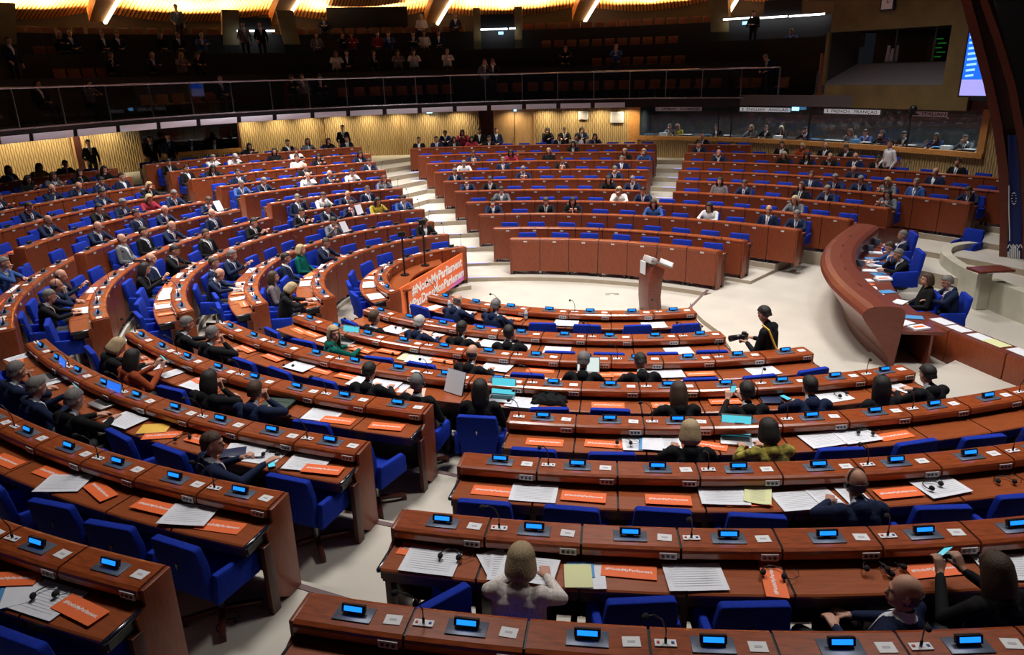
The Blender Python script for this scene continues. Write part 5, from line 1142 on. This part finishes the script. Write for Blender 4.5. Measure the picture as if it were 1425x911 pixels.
for t_, z_, w_ in (('#NotInMyParliament', Hb * .70, Lb * .76), ('#PasDansMonParlement', Hb * .29, Lb * .86)):
    me = text_mesh(t_, .30, 'letter', .002, .008); xs = [v.co.x for v in me.vertices]; ww = max(xs) - min(xs); t = link('lettering', me, sg, (0.08, -.022, z_)); t.rotation_euler = (R(90), 0, 0); t.scale = (w_ / ww, .98, 1)
for s_ in (-1, 1): MB().box((s_ * Lb * .35, .14, .05), (.03, .26, .50)).build('strut', 'black', sg)
# curved officials' desk behind the banner: table of the side bank's first row has an inner counter
m_ = MB(); 
def arcpts(r0, a0, a1, n=14): return [(CLc[0] + r0 * math.cos(R(a)), CLc[1] + r0 * math.sin(R(a))) for a in np.linspace(a0, a1, n)]
tb = empty('stenographers_table', (-4.6, -1.2, BZ), 0, 'curved low wooden table between the orange banner and the first side desk row', 'table')
P, Q = arcpts(2.42, 128, 200), arcpts(1.98, 134, 200)
def band(z0, z1, P, Q, nm, mt):
    m_ = MB(); n = len(P); ox, oy, oz = tb.location
    vs = [(x - ox, y - oy, z - oz) for z in (z0, z1) for L_ in (P, Q) for x, y in L_]
    f = []
    for i in range(n - 1): f += [(i, i + 1, n + i + 1, n + i), (2 * n + i, 2 * n + i + 1, 3 * n + i + 1, 3 * n + i), (i, i + 1, 2 * n + i + 1, 2 * n + i), (n + i, n + i + 1, 3 * n + i + 1, 3 * n + i)]
    f += [(0, n, 3 * n, 2 * n), (n - 1, 2 * n - 1, 4 * n - 1, 3 * n - 1)]; m_.add(vs, f); m_.build(nm, mt, tb)
band(.80, .84, P, Q, 'tabletop', 'top'); band(BZ, .80, arcpts(2.08, 135, 198), arcpts(2.05, 135, 198), 'front_panel', 'darkwood')
# thin microphone stands beside the table
for i, (px, py, h_, pt) in enumerate(((563, 408, 1.55, 330), (591, 383, 1.60, 314))):
    p = min((Vector((CLc[0] + 2.2 * math.cos(R(q)), CLc[1] + 2.2 * math.sin(R(q)), .84)) for q in range(135, 200)), key=lambda v: abs(px_of(v)[0] - px)); d_ = (p - CV).dot(FW); h_ = (px_of(p)[1] - pt) / (FPX * UP.z) * d_ + .35
    o = empty('camera_stand', (p.x, p.y, .84), 0, 'thin black stand with a small camera head, %s the table' % ('nearer end of' if i == 0 else 'farther end of'), 'stand', 'thin stands on the curved table')
    MB().tube([(0, 0, 0), (0, 0, h_ - .35)], .022, 8).build('pole', 'black', o); MB().box((0, 0, h_ - .32), (.16, .12, .11)).build('camera_head', 'black', o, bevel=.01); MB().tube([(0, 0, 0), (0, 0, .03)], .10, 12).build('foot_plate', 'black', o)
# ------------------------------------------------------------------ photographer on the speaking floor
p = at_z(1073, 438, BZ + 1.60); az = R(-132)
o, hd, RH = person('shoot', 'ks', 'K', (p.x, p.y, BZ), az, 'photographer in black with a camera standing on the floor before the desks', fine=True, shirt=False)
Mx = Matrix.Translation((p.x, p.y, BZ)) @ Matrix.Rotation(az, 4, 'Z'); cm = empty('photo_camera', Mx @ Vector((0, -.38, 1.17)), az, 'black camera with long lens held by the photographer', 'camera')
MB().box((0, 0, 0), (.15, .08, .11)).box((0, -.0, .07), (.06, .06, .04)).build('camera_body', 'black', cm, bevel=.008); MB().tube([(0, -.04, 0), (0, -.10, -.02), (0, -.22, -.07)], [.038, .042, .05], 12).build('lens', 'black', cm, smooth=True)
bg = empty('camera_bag', Mx @ Vector((.05, .27, .92)), az + 1.4, 'black shoulder bag hanging at the photographer\'s hip', 'bag'); MB().box((0, 0, 0), (.36, .20, .26)).build('bag_body', 'black', bg, bevel=.05, seg=3); MB().tube([(-.05, -.05, .12), (-.2, -.14, .5), (-.3, -.16, .56)], .015, 6).build('shoulder_strap', 'yellow', bg)
# standing usher in white shirt
p = at_z(1240, 200, 1.08 + 1.62); person('stand', 'ks', 'W', (p.x, p.y, 1.08), facing(p.x, p.y, p.x - 1, p.y - .2), 'standing person in white shirt, dark tie and dark trousers among the booth-side rows', fine=True, tie='topK')
# standing people at the back wall and in the aisles
ST = [(477, .7, 'k', 'K', 'standing person in black against the slatted wall before the main stairs'), (111, 1.0, 'b', 'K', 'standing person in black by the side door'), (228, .8, 'k', 'N', 'standing person in navy before the press window'), (196, 1.6, 'k', 'K', 'standing person in black at the top of the upper side stairs')]
for px, dd, h, top, lab in ST:
    a0, a, nr = along(px, dd); person('stand', h + 's', top, (a0.x, a0.y, 1.40), math.atan2(nr.y, nr.x) + PI / 2, lab, fine=False)
# wall-side listeners
# ------------------------------------------------------------------ arch, banner flag, cream wall, side chair
cb = at_z(1393, 384, BZ); cN = Vector((CV.x - cb.x, CV.y - cb.y, 0)).normalized(); cT = Vector((-cN.y, cN.x, 0))
if cT.dot(RT) < 0: cT = -cT
def onC(px, py, d=0): return at_plane(px, py, cb + cN * d, cN)
def beam(path, w_, dep, nm, mt, parent, d=0):
    P = [onC(x, y, d) for x, y in path]; m_ = MB(); vs = []
    for p in P: vs += [p, p + cT * w_, p + cT * w_ - cN * dep, p - cN * dep]
    pv = parent.location; vs = [v - pv for v in vs]
    m_.add(vs, [(4 * k + e, 4 * k + 4 + e, 4 * k + 4 + (e + 1) % 4, 4 * k + (e + 1) % 4) for k in range(len(P) - 1) for e in range(4)] + [(0, 1, 2, 3), tuple(4 * (len(P) - 1) + e for e in range(4))]); return m_.build(nm, mt, parent)
ar = empty('wooden_arch', cb, 0, 'huge curved wooden arch leaning over the presidency side', 'arch')
beam([(1330, -60), (1337, 0), (1352, 55), (1368, 115), (1380, 170), (1389, 235), (1392, 300), (1389, 385)], .20, .9, 'inner_rib', 'mahog', ar)
beam([(1350, -60), (1363, 0), (1384, 60), (1402, 120), (1413, 180), (1420, 250), (1423, 320), (1420, 420)], .16, .9, 'outer_rib', 'mahog', ar)
beam([(1339, -60), (1346, 0), (1362, 55), (1379, 115), (1391, 170), (1400, 235), (1404, 300), (1400, 400)], .5, .3, 'web_panel', 'darkwood', ar, -.3)
bk_ = [onC(1375, -60, -1.3), onC(1480, -60, -1.3), onC(1480, 420, -1.3), onC(1424, 420, -1.3), onC(1420, 200, -1.3), onC(1400, 90, -1.3)]
struct('wall_stage_side', MB().prism(bk_, (0, 0, 0), -cN * .2), 'galdark')
fl = empty('hanging_flag', onC(1408, 280, -.05), 0, 'long navy hanging flag with white lines and circle of stars', 'flag'); pv = Vector(fl.location)
P = [onC(x, y, -.08) for x, y in ((1403, 190), (1420, 190), (1420, 385), (1397, 372))]
xl = lambda y: float(np.interp(y, [190, 240, 300, 380], [1402, 1404, 1404, 1400])); xr = lambda y: float(np.interp(y, [190, 240, 300, 380], [1414, 1419, 1422, 1422]))
m_ = MB(); vs = []; NY = 20
for i in range(NY + 1):
    y = 188 + (390 - 188) * i / NY
    for k in range(5): vs.append(onC(xl(y) + (xr(y) - xl(y)) * k / 4, y, .02 + .03 * math.sin(k * 1.7 + i * .2)) - pv)
m_.add(vs, [(i * 5 + k, i * 5 + k + 1, i * 5 + k + 6, i * 5 + k + 5) for i in range(NY) for k in range(4)])
M['flag'] = mat('navy_flag', (.010, .022, .13), .8); m_.build('cloth', 'flag', fl, smooth=True)
m_ = MB()
m_.tube([onC(1404 + 1.0 * (i > 2), y, .08) - pv for i, y in enumerate((258, 275, 295, 320, 335))], .012, 5)
for k in range(7): m_.tube([onC(1403 + k * 2.6, 350 - 8 * math.sin(k * .5), .08) - pv, onC(1402.5 + k * 2.6, 372, .08) - pv], .014, 5)
for k in range(4): m_.tube([onC(1402.5 + k * 5 + t * 1.2, 345 - 5 * math.sin(PI * t / 4), .08) - pv for t in range(5)], .010, 5)
m_.build('white_lines', 'letter', fl)
m_ = MB()
for k in range(12): m_.ell(onC(1411 + 3 * math.cos(k * PI / 6), 276 + 8 * math.sin(k * PI / 6), .08) - pv, (.014, .014, .014), 6, 4)
m_.build('circle_of_stars', 'letter', fl)
# cream curved wall
CW = cr([(10.2, .9), (9.15, .42), (8.3, -.10), (7.70, -.85), (7.15, -1.85), (6.95, -3.0), (7.25, -4.4), (7.9, -6.0), (8.9, -7.8)], 6)
CW = cr([(10.9, -.2), (9.7, .25), (8.75, .0), (8.15, -.75), (7.85, -1.8), (7.75, -3.0), (7.85, -4.4), (8.2, -6.0), (8.9, -7.8)], 6)
mb = strip(CW, 0, CW, .72); T = offs(CW, .22); strip(CW, .72, T, .72, 0, mb); strip(T, 0, T, .72, 0, mb); struct('wall_cream', mb, 'cream')
sp_ = at_z(1378, 378, .95); sh_ = empty('side_shelf', (sp_.x, sp_.y, BZ), .1, 'small mahogany shelf desk carrying papers at the cream wall', 'shelf'); MB().box((0, 0, .90), (.78, .42, .05)).build('shelf_top', 'mahog', sh_, bevel=.008); MB().box((0, .12, .45), (.24, .12, .88)).build('support', 'cream', sh_)
for i, (dx, mt) in enumerate(((-.22, 'paper'), (.14, 'yellowp'), (-.05, 'paper'))):
    o = MB().box((sp_.x + dx, sp_.y + (.05 if i < 2 else -.12), .972 + .004 * i), (.34, .21, .005), rz=.1).build('shelf_paper', mt); tag(o, '%s sheet on the small shelf desk%s' % ('yellow' if i == 1 else 'white', ', at its front' if i == 2 else ', at its back'), 'paper', 'sheets on the shelf desk')
p = at_z(1342, 352, .45); chair((p.x, p.y, BZ), R(-60), 'empty dark blue armchair at the cream wall behind the presidency', 'stray armchairs')
# booth interpreters
BI = [(927, 184, 'g', 'G'), (937, 178, 'y', 'Y'), (990, 184, 'k', 'K'), (1036, 178, 'y', 'G'), (1055, 180, 'b', 'K'), (1075, 180, 'y', 'K'), (1108, 182, 'k', 'N'), (1169, 182, 'b', 'G'), (1190, 184, 'k', 'B'), (1214, 187, 'k', 'N'), (1243, 184, 'k', 'K'), (1287, 192, 'k', 'N'), (1327, 193, 'b', 'G'), (1358, 195, 'k', 'G')]
for i, (px, py, h, top) in enumerate(BI):
    a0, a, nr = along(px, -.75); z = 1.58; person('desk' if i % 3 else 'chin', h + ('l' if i % 2 else 's'), top, (a0.x, a0.y, z), math.atan2(nr.y, nr.x) + PI / 2, '%s interpreter in %s behind the booth glass, %s from the main-stairs end' % (HAIR[h][0], TOPS[top][0], ORD[i]), 'interpreters in the booths', fine=False)
P = offs(seg(895, 1368), .35); mb = strip(P, 2.42, offs(P, .5), 2.42); o = mb.build('booth_counter', 'galdark'); tag(o, 'long dark counter inside the interpreters\' booths', 'counter')
for i, px in enumerate((901, 921, 955, 983, 1010, 1078, 1130, 1150, 1162, 1185, 1200, 1262, 1300, 1312, 1345)):
    a0, a, nr = along(px, -.35); o = MB().box((a0.x, a0.y, 2.46), (.30, .22, .02 + .10 * (i % 4 == 1)), rz=a).build('booth_paper', 'paper' if i % 3 else 'bluef'); tag(o, 'small %s item on the booth counter, %s along' % ('white' if i % 3 else 'blue', ORD[i]), 'paper', 'items on the booth counter')
# press booth people (dim)
for i, px in enumerate((222, 243, 268, 300)):
    a0, a, nr = along(px, -.8); person('desk', 'ks', 'K', (a0.x, a0.y, 1.45), math.atan2(nr.y, nr.x) + PI / 2, 'dim seated person in black behind the press window, %s along' % ORD[i], 'people behind the press window', fine=False)
# ------------------------------------------------------------------ gallery people
GP = [(91, 63, 'yl', 'K', 2), (108, 57, 'gs', 'N', 2), (152, 69, 'gs', 'K', 2), (172, 61, 'ks', 'N', 2), (232, 60, 'bl', 'K', 2), (255, 62, 'bs', 'K', 2), (286, 62, 'gs', 'B', 2), (162, 86, 'gs', 'K', 1), (219, 84, 'ws', 'N', 1), (259, 84, 'yl', 'M', 1), (281, 86, 'bl', 'K', 1),
      (69, 116, 'kl', 'K', 0), (133, 113, 'kl', 'G', 0), (315, 108, 'gs', 'N', 0), (454, 43, 'ks', 'N', 3), (444, 62, 'bl', 'G', 2), (480, 62, 'bl', 'K', 2), (492, 60, 'bl', 'R', 2), (528, 60, 'ks', 'R', 2), (543, 58, 'bs', 'B', 2), (577, 60, 'ks', 'N', 2), (592, 58, 'bl', 'W', 2), (612, 57, 'bs', 'N', 2),
      (471, 84, 'bl', 'W', 1), (486, 83, 'ks', 'K', 1), (523, 80, 'ks', 'K', 1), (556, 82, 'bl', 'M', 1), (578, 81, 'kl', 'W', 1), (624, 79, 'gs', 'W', 1), (588, 37, 'yl', 'C', 3), (635, 36, 'ks', 'N', 3), (410, 110, 'kl', 'K', 0), (426, 106, 'ks', 'G', 0), (449, 107, 'ks', 'K', 0), (787, 75, 'kl', 'K', 1), (857, 71, 'gs', 'B', 1), (404, 60, 'gs', 'G', 3)]
gz = [(.11, 3.92), (.31, 4.85), (.51, 5.70), (.72, 6.55)]; NMT = ['first', 'second', 'third', 'fourth']; cnt = {}
for px, py, hs, top, tr in sorted(GP):
    p, a = gpt2(px, gz[tr][0], gz[tr][1]); cnt[tr] = cnt.get(tr, 0) + 1
    person(['lap', 'desk', 'chin'][(px // 7) % 3], hs, top, p, a, '%s visitor in %s, %s person along the %s gallery tier' % (HAIR[hs[0]][0], TOPS[top][0], ORD[cnt[tr] - 1], NMT[tr]), 'visitors in the gallery', fine=False)
for px, tr, hs, top, pose, lab in ((28, 1, 'ks', 'N', 'stand', 'standing guard in dark suit at the end column of the gallery'), (253, 3, 'ks', 'G', 'stand', 'standing person in grey in the fourth gallery tier'), (345, 2, 'bs', 'G', 'stand', 'standing person in grey in the gallery doorway'), (368, 2, 'ks', 'K', 'stand', 'standing person in black in the gallery doorway'),
        (676, 0, 'ks', 'G', 'hold', 'standing person in grey photographing from the gallery rail'), (687, 0, 'bs', 'K', 'hold', 'standing person in black photographing from the gallery rail')):
    p, a = gpt2(px, gz[tr][0], gz[tr][1]); person(pose, hs, top, p, a, lab, fine=False)
p = Vector((*bpt(1068), 3.92)) + Vector((.2, .5, 0)); person('bend', 'gs', 'N', p, R(-50), 'person in dark suit bending over the parapet at the handrail end', fine=False)
p, a = gpt2(1046, .55, 5.6); person('shoot', 'ks', 'K', p, a, 'camera operator in black standing beside the control room', fine=False, shirt=False)
p, a = gpt2(1098, .5, 5.2); person('desk', 'bs', 'B', p, a, 'person in blue seated at the ledge beside the control room', fine=False)
# headphones fallen on the floor
q = at_z(316, 872, zk(6) + .02); o = empty('headphones', q, 1.2, 'black headphones lying on the pale floor beside the aisle', 'headphones'); link('headband', ME_hb, o); link('ear_pads', ME_hc, o); link('cable', ME_hw, o)
# ------------------------------------------------------------------ light
def area(loc, size, power, col, tgt=None, spread=150, sy=None):
    l = bpy.data.lights.new('hall_light', 'AREA'); l.energy = power; l.color = col; l.size = size; l.spread = R(spread)
    if sy: l.shape = 'RECTANGLE'; l.size_y = sy
    o = bpy.data.objects.new('hall_light', l); COL.objects.link(o); o.location = loc
    d = (Vector(tgt) - Vector(loc)) if tgt else Vector((0, 0, -1)); o.rotation_euler = d.to_track_quat('-Z', 'Y').to_euler(); return o
LP = 1.0
for x, y, pw in ((0, -3, 520), (-4, -9, 330), (3.5, -10, 330), (-9, -4, 560), (-9, 6, 900), (0, 5, 460), (6, 3, 420), (-11.5, 1.5, 800), (-2, 9, 420)):
    area((x, y, 12.5 if abs(x) < 7 and y < 4 else 9.6), 2.2, pw * LP * (1 if abs(x) < 7 and y < 4 else .62), (1, .95, .90), (x * .9, y * .95, 0), 95)
for x, y, pw in ((-10, 7.5, 340), (-5, 10, 280)): area((x, y, 9.4), 1.6, pw * .42, (1, .95, .90), (x * 1.0, y * 1.0, 0), 75)  # two lamps added to brighten the upper rows of the side banks
# wall washers under the balcony
for px in list(range(-60, 190, 42)) + list(range(345, 660, 42)) + [716] + list(range(760, 880, 38)):
    p, a, nr = along(px, .42); l = area((p.x, p.y, 3.58), .5, 16, (1, .86, .58), tuple(Vector((p.x, p.y, 1.5)) - nr * .25), 140, .12); l.rotation_euler.z = l.rotation_euler.z
for px in range(900, 1380, 60):
    p, a, nr = along(px, .5); area((p.x, p.y, 3.56), .5, 3.5, (1, .85, .65), (p.x - nr.x * .2, p.y - nr.y * .2, 1.5), 120, .12)
for px in range(910, 1370, 55):
    p, a, nr = along(px, -.9); area((p.x, p.y, 3.55), .5, 13, (.85, .95, 1), (p.x, p.y, 1), 150)
# uplights on the canopy
for a_, b_ in zip(ribs, ribs[1:]):
    for f in (.14, .38, .62, .86):
        p, a = gpt2(a_ + (b_ - a_) * f, .91, 7.8); n_ = Vector((-math.sin(a), math.cos(a), 0)); area(tuple(p), 2.2, 95, (1, .74, .40), tuple(p - n_ * .25 + Vector((0, 0, 2.0))), 120, .2)
w = bpy.data.worlds.new('world'); bpy.context.scene.world = w; w.use_nodes = True; w.node_tree.nodes['Background'].inputs[0].default_value = (.55, .6, .75, 1); w.node_tree.nodes['Background'].inputs[1].default_value = .012
sc_ = bpy.context.scene; sc_.view_settings.view_transform = 'Standard'; sc_.view_settings.look = 'None'; sc_.view_settings.exposure = 0.0; sc_.view_settings.gamma = 1; sc_.view_settings.use_curve_mapping = False
sc_.cycles.max_bounces = 6; sc_.cycles.transparent_max_bounces = 12; sc_.cycles.use_denoising = True
print('objects', len(bpy.data.objects))
